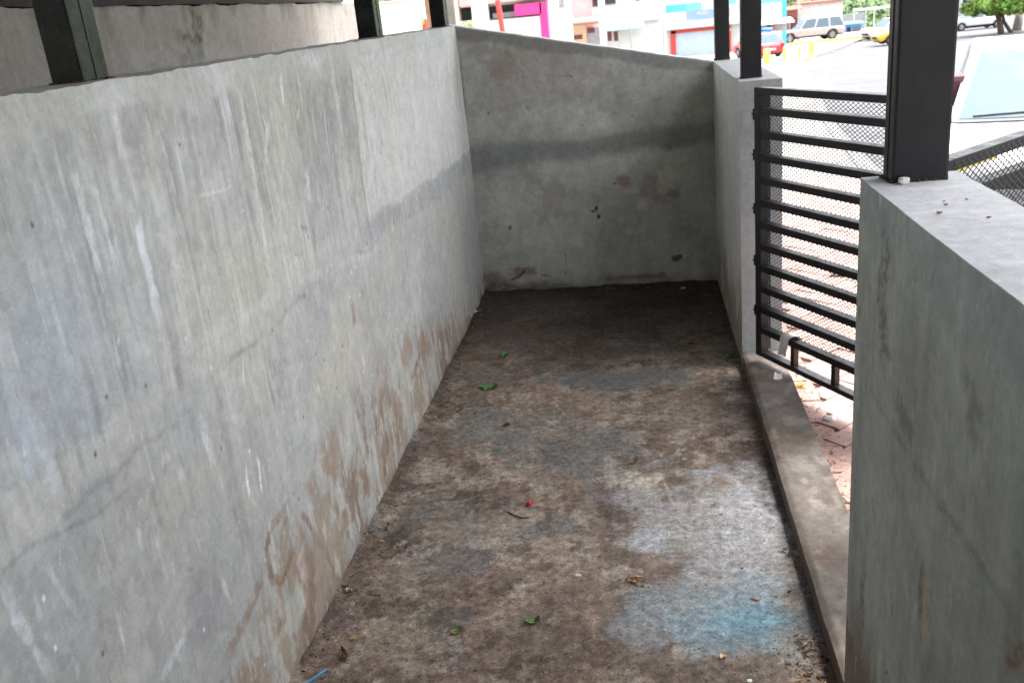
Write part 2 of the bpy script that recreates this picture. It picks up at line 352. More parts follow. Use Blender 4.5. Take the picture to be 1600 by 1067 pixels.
    for pts, w, c, a in [
        (((178, 160), (186, 205), (193, 246)), .014, W_, .6), (((212, 336), (232, 420), (250, 502)), .016, W_, .85), (((112, 255), (135, 350), (157, 444)), .014, W_, .65),
        (((140, 268), (165, 360), (189, 444)), .010, W_, .55), (((373, 133), (398, 290), (425, 448)), .016, W2, .55), (((439, 118), (443, 172)), .012, W_, .8),
        (((100, 240), (150, 440), (190, 600)), .006, D_, .5), (((420, 190), (413, 262)), .012, W2, .5), (((478, 265), (486, 320)), .02, W2, .5), (((310, 305), (345, 298), (362, 290)), .005, W2, .6),
        (((316, 655), (336, 735)), .018, (.55, .55, .57), .7), (((384, 722), (390, 781)), .006, (.68, .68, .70), .9), (((404, 715), (410, 772)), .006, (.70, .69, .68), .9), (((301, 964), (272, 1020), (249, 1062)), .012, W_, .7),
        (((0, 905), (36, 985), (82, 1062)), .012, W_, .6), (((70, 880), (120, 960)), .008, W_, .4), (((340, 890), (362, 946)), .010, W2, .6),
        (((452, 786), (425, 822), (414, 856), (424, 905), (440, 908), (456, 868), (450, 850)), .017, B_, .85), (((452, 800), (440, 830), (438, 862)), .010, B_, .6), (((505, 905), (480, 960), (470, 1010)), .02, B_, .6), (((545, 800), (520, 870)), .02, (.29, .22, .16), .6), (((560, 690), (552, 760)), .016, B_, .6), (((600, 600), (588, 680)), .02, B_, .55), (((470, 800), (490, 830)), .014, B_, .7), (((486, 870), (490, 905)), .02, B_, .7),
        (((412, 888), (385, 965), (352, 1030)), .02, B_, .6), (((430, 900), (445, 965), (420, 1010)), .012, B_, .5), (((475, 848), (465, 880), (478, 905)), .012, (.60, .58, .55), .8),
        (((548, 470), (556, 520)), .022, (.27, .20, .17), .7), (((648, 505), (655, 560), (640, 600)), .02, (.26, .17, .12), .8), (((690, 470), (682, 520)), .014, (.30, .24, .18), .6),
        (((600, 385), (470, 440), (330, 520), (230, 590)), .018, (.47, .465, .44), .5), (((0, 895), (46, 854), (150, 804), (219, 749)), .006, (.24, .235, .23), .55), (((0, 560), (25, 660), (60, 780)), .012, (.50, .54, .58), .6),
        (((20, 600), (70, 700), (90, 770)), .02, (.50, .53, .57), .5), (((250, 690), (262, 760)), .008, (.5, .5, .5), .5), (((560, 95), (580, 92), (640, 70)), .016, (.50, .51, .51), .6), (((500, 92), (470, 100)), .03, (.50, .51, .52), .6)]:
        stroke(col, U, V, LW(*pts), w, c, a, s=int(w * 1e4) % 37)
    for cx, cy, r, c, a in [(216, 215, .07, (.30, .30, .30), .6), (330, 230, .1, (.33, .335, .335), .5), (60, 560, .16, (.33, .36, .39), .5), (230, 880, .12, (.34, .345, .35), .5), (320, 940, .10, (.29, .29, .295), .5),
                            (560, 560, .14, (.43, .42, .39), .5), (620, 640, .10, (.25, .18, .13), .6), (660, 540, .09, (.27, .19, .15), .6), (690, 175, .05, (.55, .55, .55), .4), (520, 700, .12, (.30, .235, .18), .55), (470, 880, .10, (.28, .21, .165), .5)]:
        p = at_x(cx, cy, XL); blob(col, U, V, p.y, p.z, r, r, c, a, .8, int(cx) % 29)
    rg = np.random.default_rng(6)
    for i in range(260):                                    # dragged pale scrapes
        y = 1.0 + 4.2 * rg.random() ** 1.3; z = rg.uniform(.25, 1.48); L = rg.uniform(.04, .20) * (1 if z > .9 else .6); lean = rg.normal(0, .06)
        c = (.50, .51, .52) if rg.random() < .62 else (.27, .265, .25)
        stroke(col, U, V, [(y, z), (y + lean * L, z - L)], rg.uniform(.003, .009), c, rg.uniform(.25, .65), .75, i)
    for i in range(50):                                     # trowel arcs
        y, z, r, a0 = rg.uniform(1.1, 5), rg.uniform(.3, 1.4), rg.uniform(.03, .09), rg.uniform(0, 6)
        stroke(col, U, V, [(y + r * math.cos(a0 + t), z + r * .6 * math.sin(a0 + t)) for t in (0, .3, .6, .9)], .003, (.52, .52, .50), rg.uniform(.25, .6), .6, i)
    # short pale trowel scrapes and pin holes
    rg = np.random.default_rng(5)
    for i in range(110):
        y, z = rg.uniform(1.0, 5.0), rg.uniform(.1, 1.45); L = rg.uniform(.015, .07); ang = rg.normal(1.45, .35) if i % 3 else rg.uniform(0, 3)
        stroke(col, U, V, [(y, z), (y + L * math.cos(ang), z + L * math.sin(ang))], rg.uniform(.002, .006), (.62, .61, .58) if i % 4 else (.2, .17, .15), rg.uniform(.3, .8), s=i)
    for i in range(90):
        y, z = rg.uniform(1.0, 5.0), rg.uniform(.05, 1.5); blob(col, U, V, y, z, .005, .006, (.08, .075, .07) if i % 3 else (.7, .7, .69), .9, .2, i)
    return np.clip(punch(col, 1.2), .03, .72)
colL = left_wall_colour()
relief = (fbm(U * 2.5, V * 2.5, 31) - .5) * .010 + (fbm(U * 18, V * 8, 32) - .5) * .0025
def placeL(u, v):
    top = sstep(ZL - .05, ZL, v); r = relief * (1 - 0) - top * .006 * vnoise(u * 25, u * 0, 33)
    return np.stack([XL + r, u, v + top * (fbm(u * 14, u * 0, 34) - .5) * .010], -1)
CW = concrete('painted concrete wall', .09, .0013, mottle=.08, crisp=.05, scratch=.34)
o = grid_solid('concrete_wall', us, vsz, placeL, (1, 0, 0), .15, colL, np.zeros(U.shape), CW, side_col=(.33, .33, .32))
tag(o, 'tall streaked grey concrete wall on the left with mud splashes along the floor', 'wall', 'walls of the enclosure')

# ---- back wall, its top falling from left to right
us = np.concatenate([np.arange(XL - .06, XR + .155, .006)]); vsz = np.linspace(-.02, 1, 250)
U, Vn = np.meshgrid(us, vsz)
TOPB = ZL - .003 + (U - XL) / (XR - XL) * (ZR - ZL); V = Vn * TOPB
BW = lambda *pp: [(lambda p: (p.x, p.z))(at_y(a, b, YB)) for a, b in pp]
def back_colour():
    col = np.ones(U.shape + (3,)) * np.array((.365, .372, .342))
    col *= (1 + .5 * (fbm(U * 1.7, V * 1.7, 41) - .5) + .45 * (fbm(U * 5, V * 5, 42) - .5) + .15 * (fbm(U * 24, V * 4, 43) - .5))[..., None]
    col = mixc(col, (.30, .265, .245), .4 * sstep(.52, .58, rough_fbm(U * 2.4, V * 2.4, 44)))
    zb = np.interp(U, [-.97, -.6, -.17, .4], [.81, .83, .835, .87]) + (fbm(U * 5, U * 0, 45) - .5) * .05
    hw = np.interp(U, [-.97, -.3, .4], [.085, .055, .07])
    band = 1 - sstep(hw * .45, hw * 1.5, np.abs(V - zb) + (fbm(U * 6, V * 9, 46) - .5) * .06)
    col = mixc(col, (.205, .22, .21), band * .8)
    col = mixc(col, (.34, .335, .315), .5 * np.exp(-((V - zb - hw - .02) / .02) ** 2))
    rimz = TOPB - V; rim = 1 - sstep(.05, .075, rimz + (fbm(U * 6, U * 0, 47) - .5) * .05); col = mixc(col, (.20, .20, .195), rim * .6)
    col = mixc(col, (.38, .38, .36), .7 * (1 - sstep(.004, .012, rimz)))
    for cx, cy, ru, rv, c, a in [(1040, 280, .06, .09, (.36, .36, .32), .75), (1005, 320, .035, .05, (.37, .37, .33), .7), (985, 300, .05, .03, (.36, .35, .32), .6), (975, 285, .05, .05, (.26, .16, .13), .6), (1050, 302, .05, .03, (.27, .18, .15), .5),
                                 (900, 375, .05, .05, (.35, .36, .34), .5), (1035, 380, .07, .06, (.34, .345, .31), .5), (990, 360, .08, .03, (.35, .355, .33), .4), (820, 425, .10, .035, (.22, .16, .12), .7), (770, 435, .10, .05, (.2, .15, .12), .7),
                                 (1000, 432, .25, .02, (.2, .14, .115), .6), (1058, 402, .045, .03, (.06, .055, .05), .8), (797, 355, .012, .02, (.15, .07, .05), .9), (932, 326, .012, .022, (.03, .03, .03), .95), (935, 338, .01, .015, (.03, .03, .03), .95), (926, 330, .014, .01, (.05, .05, .05), .8),
                                 (960, 287, .008, .008, (.07, .04, .035), .9), (918, 233, .008, .008, (.08, .07, .06), .9), (763, 178, .006, .006, (.06, .05, .05), .9), (790, 105, .12, .10, (.26, .21, .19), .5), (900, 130, .2, .05, (.34, .34, .32), .4)]:
        p = at_y(cx, cy, YB); c = tuple(q * 1.36 if c[0] > .3 else q for q in c); blob(col, U, V, p.x, p.z, ru, rv, c, a, .7, int(cx + cy) % 31, 22)
    for pts, w, c, a in [(((797, 438), (812, 432), (822, 420)), .008, (.05, .04, .03), .9), (((824, 418), (828, 430)), .008, (.30, .2, .1), .8), (((845, 430), (862, 432)), .006, (.09, .06, .05), .8), (((797, 418), (797, 430)), .003, (.1, .1, .1), .7), (((883, 395), (884, 420)), .003, (.12, .12, .11), .7),
                         (((716, 60), (752, 445)), .006, (.16, .155, .15), .7), (((1007, 305), (1020, 330)), .012, (.37, .37, .33), .7), (((958, 300), (1000, 305)), .008, (.37, .36, .33), .6), (((812, 115), (815, 128)), .005, (.42, .42, .4), .7), (((1090, 138), (1098, 142)), .006, (.42, .38, .34), .6)]:
        stroke(col, U, V, BW(*pts), w, c, a, .5, int(pts[0][0]) % 23)
    k = np.clip(1 - V / .12, 0, 1); col = mixc(col, (.13, .095, .075), (.35 + .55 * (1 - sstep(-.75, -.3, U))) * sstep(.30, .8, fbm(U * 9, V * 16, 48) + k * .5 - .2) * sstep(0, .6, k))
    rg = np.random.default_rng(15)
    for i in range(40):
        x, z = rg.uniform(-.95, .4), rg.uniform(.05, 1.3); L = rg.uniform(.01, .05); a = rg.uniform(0, 3.1)
        stroke(col, U, V, [(x, z), (x + L * math.cos(a), z + L * math.sin(a))], .004, (.42, .42, .40) if i % 3 else (.12, .1, .09), rg.uniform(.3, .7), s=i)
    return np.clip(punch(col, 1.2), .02, .6)
relB = (fbm(U * 3, V * 3, 51) - .5) * .008 + (fbm(U * 20, V * 14, 52) - .5) * .003
def placeB(u, v): return np.stack([u, YB - relB, V + sstep(.97, 1, Vn) * (fbm(u * 20, u * 0, 53) - .5) * .008], -1)
o = grid_solid('concrete_wall', us, vsz, placeB, (0, -1, 0), .15, back_colour(), np.zeros(U.shape), CW, side_col=(.45, .45, .44))
tag(o, 'shaded grey concrete end wall with slanting top and dark trowelled band', 'wall', 'walls of the enclosure')

# ---- right-hand walls: short one beyond the gate, long one beside the camera
def right_wall(y0, y1, step, colf, label, seed, side):
    global U, V
    us = np.concatenate([np.arange(y1, y0, -step), [y0]]); vs_ = np.concatenate([np.arange(-.02, ZR, step), [ZR]])
    U, V = np.meshgrid(us, vs_)
    rel = (fbm(U * 3, V * 3, seed) - .5) * .008 + (fbm(U * 20, V * 9, seed + 1) - .5) * .002
    def place(u, v): return np.stack([XR - rel * sstep(0, .02, u - y0) * sstep(0, .02, y1 - u), u, v + sstep(ZR - .012, ZR, v) * (fbm(u * 5, u * 0, seed + 2) - .5) * .004], -1)
    o = grid_solid('concrete_wall', us, vs_, place, (-1, 0, 0), .172, colf(), np.zeros(U.shape), CW, side_col=side)
    return tag(o, label, 'wall', 'walls of the enclosure')
def short_colour():
    col = np.ones(U.shape + (3,)) * np.array((.49, .49, .455)); col *= (1 + .3 * (fbm(U * 3, V * 3, 61) - .5) + .2 * (fbm(U * 30, V * 3, 62) - .5))[..., None]
    col = mixc(col, (.20, .15, .11), .7 * sstep(.35, .6, fbm(U * 9, V * 6, 63) + np.clip(1 - V / .4, 0, 1) * .3 - .1) * sstep(0, .6, np.clip(1 - V / .45, 0, 1)))
    return np.clip(col, .03, .6)
right_wall(Y_END, YB - .012, .012, short_colour, 'short grey concrete wall that carries the gate hinges', 64, (.265, .275, .28))
NW = lambda *pp: [(lambda p: (p.y, p.z))(at_x(a, b, XR)) for a, b in pp]
def near_colour():
    col = np.ones(U.shape + (3,)) * np.array((.415, .435, .405))
    col *= (1 + .3 * (fbm(U * 2.2, V * 2.2, 71) - .5) + .2 * (fbm(U * 7, V * 5, 72) - .5) + .34 * (fbm(U * 20, V * 2.0, 73) - .5) + .16 * (fbm(U * 9, V * 9, 78) - .5) + .3 * (rough_fbm(U * 3, V * 2, 79) - .5) + .15 * (fbm(U * 70, V * 5, 74) - .5))[..., None]
    col = mixc(col, (.36, .38, .365), .5 * sstep(-.01, .03, V - 1.14 - (fbm(U * 4, U * 0, 75) - .5) * .08))
    k = np.clip(1 - V / .42, 0, 1); col = mixc(col, (.22, .16, .12), .75 * sstep(.40, .65, fbm(U * 16, V * 4, 76) + k * .3 - .1) * sstep(0, .5, k))
    for pts, w, c, a in [(((1385, 350), (1378, 470), (1385, 600)), .035, (.15, .155, .145), .6), (((1510, 560), (1530, 720)), .03, (.17, .175, .165), .45), (((1360, 610), (1450, 760), (1530, 880), (1600, 985)), .010, (.25, .26, .255), .5), (((1372, 605), (1460, 750), (1545, 880)), .01, (.36, .375, .365), .5),
                         (((1375, 290), (1377, 322)), .008, (.52, .55, .60), .9), (((1449, 885), (1446, 960), (1442, 1030)), .02, (.38, .33, .26), .8), (((1440, 880), (1436, 1000)), .012, (.22, .14, .09), .6), (((1590, 1000), (1600, 1040)), .05, (.24, .15, .09), .7), (((1345, 400), (1340, 560), (1332, 760)), .012, (.36, .36, .32), .6),
                         (((1420, 690), (1414, 740)), .012, (.36, .37, .35), .6), (((1400, 620), (1430, 700)), .03, (.19, .195, .19), .5), (((1350, 870), (1345, 1000)), .02, (.21, .16, .125), .6), (((1500, 420), (1512, 600)), .02, (.33, .34, .325), .4), (((1565, 500), (1580, 700)), .03, (.34, .36, .35), .4)]:
        c = tuple(q * 1.36 if c[1] > .3 else q * 1.05 for q in c); stroke(col, U, V, NW(*pts), w, c, a, .7, int(pts[0][1]) % 27)
    rg = np.random.default_rng(25)
    for i in range(60):
        y, z = rg.uniform(1.0, 1.79), rg.uniform(.1, 1.2); L = rg.uniform(.01, .06); a = rg.normal(1.5, .3)
        stroke(col, U, V, [(y, z), (y + L * math.cos(a), z + L * math.sin(a))], .004, (.56, .57, .54) if i % 3 else (.12, .11, .1), rg.uniform(.3, .7), s=i)
    return np.clip(punch(col, 1.35), .03, .6)
right_wall(-1.6, Y_NEAR, .008, near_colour, 'grey concrete wall beside the camera under the large black post', 77, (.40, .41, .43))

# ---- floor
us = np.arange(XL - .02, XR + .03, .0045); vs_ = np.concatenate([np.linspace(-1.6, 1.5, 16), np.arange(1.52, YB + .02, .0045)]); FLOOR_VS = vs_
U, V = np.meshgrid(us, vs_); wet = np.zeros(U.shape)
def floor_colour():
    a = fbm(U * 2.2, V * 2.2, 81); b = fbm(U * 7, V * 7, 82); c = fbm(U * 26, V * 26, 83); e = fbm(U * 70, V * 70, 84, 3)
    col = np.ones(U.shape + (3,)) * np.array((.198, .150, .118))
    col *= (1 + .7 * (b - .5) + .7 * (c - .5) + .7 * (e - .5))[..., None]
    far = sstep(3.3, 5.0, V)  # far half: dirt and painted shade share this mask
    col = mixc(col, (.31, .25, .195), .75 * sstep(.48, .60, rough_fbm(U * 2.6, V * 2.6, 81)) * (1 - .55 * far))
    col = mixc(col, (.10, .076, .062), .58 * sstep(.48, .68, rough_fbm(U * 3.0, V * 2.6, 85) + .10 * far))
    col = mixc(col, (.16, .155, .15), .7 * sstep(.52, .62, rough_fbm(U * 2.2 + 3, V * 2.2, 86)) * (1 - .5 * far))
    col = mixc(col, (.34, .30, .26), .6 * sstep(.58, .66, rough_fbm(U * 12, V * 12, 87)) * (1 - .7 * far))
    col = mixc(col, (.065, .052, .044), .6 * sstep(.60, .70, rough_fbm(U * 9, V * 9, 88)))
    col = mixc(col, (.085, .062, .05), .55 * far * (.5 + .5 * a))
    for cx, cy, ru, rv, cc, al in [(960, 592, .42, .16, (.15, .15, .148), .85), (960, 550, .40, .10, (.085, .072, .062), .6), (900, 700, .36, .22, (.16, .152, .142), .7), (760, 665, .2, .2, (.185, .175, .16), .75), (1000, 755, .11, .13, (.40, .36, .30), .8), (1130, 660, .3, .06, (.29, .25, .215), .6),
                                   (660, 745, .10, .12, (.36, .32, .27), .7), (690, 962, .11, .05, (.12, .105, .09), .85), (720, 970, .05, .03, (.19, .20, .20), .6), (600, 1000, .16, .12, (.33, .27, .21), .6), (740, 830, .2, .10, (.30, .255, .215), .5), (620, 900, .12, .1, (.30, .25, .2), .5),
                                   (880, 1000, .2, .12, (.14, .105, .085), .6), (900, 930, .16, .10, (.17, .13, .105), .6), (1110, 810, .34, .40, (.27, .265, .265), .8), (1190, 800, .18, .36, (.30, .298, .305), .75), (1150, 880, .26, .2, (.26, .26, .27), .7), (1010, 850, .10, .10, (.34, .34, .36), .8), (1060, 850, .07, .06, (.22, .215, .19), .6), (1080, 950, .28, .16, (.22, .235, .24), .9), (1010, 980, .14, .10, (.22, .225, .23), .7),
                                   (1140, 965, .28, .20, (.22, .255, .27), .5), (1150, 970, .20, .12, (.16, .26, .31), .45), (1165, 972, .14, .08, (.13, .28, .36), .34), (1175, 965, .07, .05, (.12, .30, .41), .22), (1125, 1000, .16, .06, (.17, .25, .29), .4), (1190, 920, .12, .10, (.22, .27, .30), .5), (1120, 1050, .3, .06, (.12, .10, .085), .6), (850, 520, .3, .12, (.17, .14, .118), .5), (770, 560, .12, .08, (.09, .075, .065), .6), (1040, 470, .4, .2, (.07, .055, .046), .5)]:
        p = at_z(cx, cy); blob(col, U, V, p.x, p.y, ru, rv, cc, al, .75, int(cx * 3 + cy) % 41, 11)
    for cx, cy, ru, rv in [(1150, 830, .22, .3), (1200, 920, .16, .25), (1080, 960, .3, .2), (960, 592, .4, .14), (1010, 860, .1, .1), (1100, 780, .2, .2)]:
        p = at_z(cx, cy); d = np.hypot((U - p.x) / ru, (V - p.y) / rv) + (fbm(U * 12, V * 12, int(cx) % 37) - .5) * 1.2
        wet[:] = np.maximum(wet, .9 * (1 - sstep(.5, 1.05, d)))
    # wet grime gathered in the corner with the kerb and along the walls
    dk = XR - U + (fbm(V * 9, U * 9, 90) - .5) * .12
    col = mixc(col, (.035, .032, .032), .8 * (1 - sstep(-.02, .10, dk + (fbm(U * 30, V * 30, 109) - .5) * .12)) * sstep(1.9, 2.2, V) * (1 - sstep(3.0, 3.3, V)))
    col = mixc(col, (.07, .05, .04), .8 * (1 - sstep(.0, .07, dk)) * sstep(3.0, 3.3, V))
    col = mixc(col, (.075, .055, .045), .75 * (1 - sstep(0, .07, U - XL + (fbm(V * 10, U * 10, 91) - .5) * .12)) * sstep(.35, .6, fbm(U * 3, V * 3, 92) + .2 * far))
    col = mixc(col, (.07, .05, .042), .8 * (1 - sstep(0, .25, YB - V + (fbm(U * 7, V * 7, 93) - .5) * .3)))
    stroke(col, U, V, [(lambda p: (p.x, p.y))(at_z(a, b)) for a, b in ((1037, 748), (1048, 780), (1062, 800))], .008, (.38, .34, .27), .7, .4, 3)
    col = mixc(col, (.34, .30, .27), .5 * sstep(.76, .82, fbm(U * 85 + 5, V * 85, 95, 3)))
    return np.clip(punch(col, 1.12) * np.array((.99, .985, .985)) * (.90 - .47 * sstep(3.6, 4.8, V))[..., None], .012, .5)  # last factor dims the far floor, shade put into the colour with dirt
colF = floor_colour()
relF = .030 * np.exp(-np.maximum(U - XL, 0) / .022) * fbm(V * 8, V * 0, 100) + .03 * np.exp(-np.maximum(YB - V, 0) / .03) * fbm(U * 8, U * 0, 103) + (fbm(U * 3, V * 3, 97) - .5) * .012 + (fbm(U * 22, V * 22, 98) - .5) * .004 + (fbm(U * 55, V * 55, 99, 3) - .5) * .006 * (1 - sstep(.1, .25, XR - U)) * sstep(1.9, 2.2, V) * (1 - sstep(2.9, 3.2, V))
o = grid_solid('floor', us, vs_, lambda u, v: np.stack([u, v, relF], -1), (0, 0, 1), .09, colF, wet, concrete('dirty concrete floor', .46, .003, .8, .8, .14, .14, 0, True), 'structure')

# ---- kerb across the gate opening
us = np.arange(XR, XR + .1651, .0075); vs_ = np.arange(Y_NEAR + .002, Y_END - .002, .0075); U, V = np.meshgrid(us, vs_)
kc = np.ones(U.shape + (3,)) * np.array((.17, .148, .132)); kc *= (1 + .6 * (fbm(U * 7, V * 7, 101) - .5) + .5 * (fbm(U * 26, V * 26, 102) - .5))[..., None]
kc = mixc(kc, (.12, .09, .072), .75 * sstep(.5, .65, fbm(U * 5, V * 5, 103))); kc = mixc(kc, (.27, .245, .22), .6 * sstep(.56, .68, fbm(U * 16, V * 10, 104)))
kc = mixc(kc, (.09, .07, .06), .6 * sstep(3.55, 3.9, V))
relK = (fbm(U * 4, V * 4, 105) - .5) * .01 + (fbm(U * 20, V * 20, 106) - .5) * .004
kz = .066 + relK - .010 * (1 - sstep(0, .016, U - XR)) * (.4 + 1.2 * fbm(V * 9, V * 0, 107))
o = grid_solid('kerb', us, vs_, lambda u, v: np.stack([u + 0 * v + (1 - sstep(0, .02, u - XR)) * (fbm(v * 8, v * 0, 108) - .5) * .005, v, kz], -1), (0, 0, 1), .16, kc, np.zeros(U.shape), concrete('kerb concrete worn', .14, .002, .4), 'structure', (.13, .095, .078))

# ------------------------------------------------------------------ steel posts on the walls and the roof they carry
ROOF_Z = 2.75
def post(x0, x1, y0, y1, z, label, worn=False, mat=BLACK):
    root = empty('steel_post', ((x0 + x1) / 2, (y0 + y1) / 2, z), label, 'post', 'black steel posts of the roof')
    sh = MB().box((x0, y0, z - .02), (x1, y1, ROOF_Z)).build('tube', mat, root, bevel=.005)
    ym = (y0 + y1) / 2
    for xx, s in ((x0, -1), (x1, 1)): MB().box((xx - .0015, ym - .0025, z), (xx + .0015, ym + .0025, ROOF_Z - .02)).build('weld_seam', M('weld seam', (.006, .006, .007), .5), root)
    w = MB()
    for i in range(26):
        t = i / 26 * 4; k = int(t); f = t - k; c = [(x0, y0), (x1, y0), (x1, y1), (x0, y1)]; a, b = c[k], c[(k + 1) % 4]
        p = Vector((a[0] + (b[0] - a[0]) * f, a[1] + (b[1] - a[1]) * f, z + .002)); r = random.uniform(.0012, .0038)
        w.obox(p, (Vector((1, random.uniform(-1, 1), 0)), Vector((-random.uniform(-1, 1), 1, 0)), Vector((0, 0, 1))), (r * 1.5, r, r))
    w.build('rusty_weld', RUST, root)
    return root
post(.447, .545, 1.726, 1.79, ZR, 'large black steel post on the wall beside the camera')
post(.432, .514, 4.04, 4.10, ZR, 'black steel post on the short wall above the gate hinges')
post(.428, .506, 5.30, 5.36, ZR, 'slim black steel post at the far right corner of the enclosure')
post(-1.086, -1.02, 1.66, 1.752, ZL, 'black steel post with worn green sheen on the near end of the left wall', mat=GREENBLACK)
post(-1.098, -1.02, 3.77, 3.872, ZL, 'black steel post halfway along the left wall', mat=GREENBLACK)
post(-1.10, -1.02, 5.215, 5.33, ZL, 'black steel post at the far left corner of the enclosure', mat=GREENBLACK)
# bolts and a splash of paint left at the foot of the large post
pb = at_z(1405, 277, ZR)
w = MB()
for dx, dy, r in ((0, 0, .007), (.006, .008, .005), (-.006, -.004, .004)): w.obox((.465 + dx, 1.720 + dy - .006, ZR + .006), ((1, .3, 0), (-.3, 1, 0), (0, 0, 1)), (r, r, r * .8))
one('paint_lump', w, WHITE, 'small white lump at the foot of the large post', 'debris', (.465, 1.716, ZR), bevel=.002)

roof = empty('shed_roof', (-.25, 2, ROOF_Z), 'sheet metal roof carried by the black posts', 'roof')
RX0, RX1, RY0, RY1 = -4.6, 1.5, -3.2, 6.1  # unseen roof, spread well past the posts to block light from left and behind
n = int((RX1 - RX0) / .019); mb = MB()
def roof_z(x): return ROOF_Z + .16 + .03 * (x + 1.8)
for i in range(n + 1):
    x = RX0 + (RX1 - RX0) * i / n; z = roof_z(x) + .009 * math.sin(x / .076 * 2 * math.pi)
    mb.v += [(x, RY0, z), (x, RY1, z), (x, RY0, z + .002), (x, RY1, z + .002)]
for i in range(n):
    k = i * 4; mb.f += [(k, k + 1, k + 5, k + 4), (k + 2, k + 6, k + 7, k + 3)]
mb.build('roof_sheet', M('galvanised roofing', (.35, .36, .37), .5, .4, .15, 3), roof)
for x0, x1 in ((-1.10, -1.02), (.44, .53)): MB().box((x0, RY0 + .1, ROOF_Z), (x1, RY1 - .1, ROOF_Z + .1)).build('beam', BLACK, roof)
for y in (-1.5, 0, 1.75, 2.9, 4.07, 5.33): MB().box((RX0 + .05, y - .03, ROOF_Z + .1), (RX1 - .05, y + .03, ROOF_Z + .145)).build('purlin', BLACK, roof)

o = MB().box((-4.5, -3.6, -.1), (2.0, -3.4, 3.4)).build('unseen_shade_wall', M('shade wall plaster', (.30, .29, .27), .9, 0, .15, 3)); o['kind'] = 'structure'  # unseen wall added behind the camera to block light from there

# ------------------------------------------------------------------ gate leaves with slats and expanded mesh
def gate(hx, hy, ang, L, mesh_side, label, hinge_dir):
    """local frame: x along the leaf from the hinge, y across it, z up"""
    root = empty('gate', (hx, hy, 0), label, 'gate', 'gate leaves', ang)
    Z0, Z1, T = .10, 1.225, .038
    MB().box((0, -T / 2, Z0), (T, T / 2, Z1)).build('stile', BLACK, root, True, .002)
    MB().box((L - T, -T / 2, Z0), (L, T / 2, Z1)).build('stile', BLACK, root, True, .002)
    MB().box((T, -T / 2, Z1 - T * .7), (L - T, T / 2, Z1)).build('top_rail', BLACK, root, True, .002)
    MB().box((T, -T / 2, Z0), (L - T, T / 2, Z0 + .022)).build('bottom_rail', BLACK, root, True, .002)
    sl = MB().box((T, -T / 2 + .001, -.014), (L - T, T / 2 - .001, .014)).build('slat', BLACK, root, True, .002)
    for i in range(11):
        s = sl if i == 0 else link_copy(sl, root)
        s.location.z = 1.135 - i * .0915; s.rotation_euler.x = random.uniform(-.012, .012)
    for x in (.225, .225 + .245, .225 + .49): MB().box((x, -.012, Z0 + .022), (x + .022, .012, .2015)).build('stub', BLACK, root, True, .001)
    # inner lip the mesh is welded to, then the mesh
    y = mesh_side * (T / 2 + .004)
    MB().box((T, y - .003, Z0 + .03), (T + .006, y + .003, Z1 - .03)).build('mesh_flat', BLACK, root, True)
    mb = MB(); x0, x1, z0, z1 = T * .5, L - T * .5, .20, Z1 - .004; sl_ = .62; stepz = .0155; w = .0016
    y = mesh_side * (T / 2 + .009)
    for sgn in (1, -1):
        k = z0 - (x1 - x0) * sl_ if sgn > 0 else z0
        kend = z1 if sgn > 0 else z1 + (x1 - x0) * sl_
        while k < kend:
            a, b = (x0, k), (x1, k + sgn * (x1 - x0) * sl_)
            def clip(p, q):
                t0, t1 = 0., 1.; dz = q[1] - p[1]
                for lim, lo in ((z0, True), (z1, False)):
                    t = (lim - p[1]) / dz
                    if (dz > 0) == lo: t0 = max(t0, t)
                    else: t1 = min(t1, t)
                return (t0, t1)
            t0, t1 = clip(a, b)
            if t1 - t0 > .01:
                p = (a[0] + (b[0] - a[0]) * t0, y + sgn * .0006, a[1] + (b[1] - a[1]) * t0); q = (a[0] + (b[0] - a[0]) * t1, y + sgn * .0006, a[1] + (b[1] - a[1]) * t1)
                mb.bar(p, q, .0020, .0016, (0, 1, 0))
            k += stepz
    tag(mb.build('wire_mesh', GALV, root, True), kind='stuff')
    for z in (.30, .52, .74, .96, 1.12):
        h = MB().tube((-.010, -hinge_dir * .012, z - .022), (-.010, -hinge_dir * .012, z + .022), .006, n=10); h.bar((-.022, -hinge_dir * .012, z), (.0, -hinge_dir * .012, z), .010, .005)
        h.build('hinge', BLACK, root, True)
    return root
g1 = gate(.470, 3.815, math.atan2(-.875, .485), .935, 1, 'black slatted gate leaf ajar beyond the kerb, mesh on its far side', 1)
g2 = gate(.600, 1.985, math.atan2(.264, .256), .935, -1, 'mesh covered gate leaf swung out past the large post, cut by the right edge', -1)

# ------------------------------------------------------------------ paving bricks outside the gate
PAV = [M('red paver %d' % i, c, .9, 0, .22, 20, .002, 120, alt=(.34, .26, .23), altscale=9, altlo=.52, althi=.7) for i, c in enumerate(((.38, .23, .195), (.42, .27, .23), (.35, .215, .185), (.40, .265, .23)))]
MORT = M('joint sand', (.15, .10, .08), 1, 0, .3, 40, .002, 150)
bed = sheet('paved_yard', [(y, [(.576, base_z(y) - .013), (2.05, base_z(y) - .013)]) for y in (-12, 0, 3, 6.5, 7.5, 9.0)], MORT)
bw, bl, gap = .1, .2, .007
pm = []
for m in PAV:
    b = MB().box((-bl / 2 + gap / 2, -bw / 2 + gap / 2, -.05), (bl / 2 - gap / 2, bw / 2 - gap / 2, 0)); t = b.build('brick', m, None, True, .005); pm.append(t.data); bpy.data.objects.remove(t)
cells = []
for i in range(-70, 90):
    for j in range(-70, 90):
        # herringbone: unit of two bricks repeated on a stair lattice
        k = (i - j) % 4
        if k == 0: cells.append(((i + 1) * bw, (j + .5) * bw, 0))
        elif k == 3: cells.append(((i + .5) * bw, (j + 1) * bw, math.pi / 2))
c45 = math.cos(R(43)); s45 = math.sin(R(43)); near, farb = [], MB()
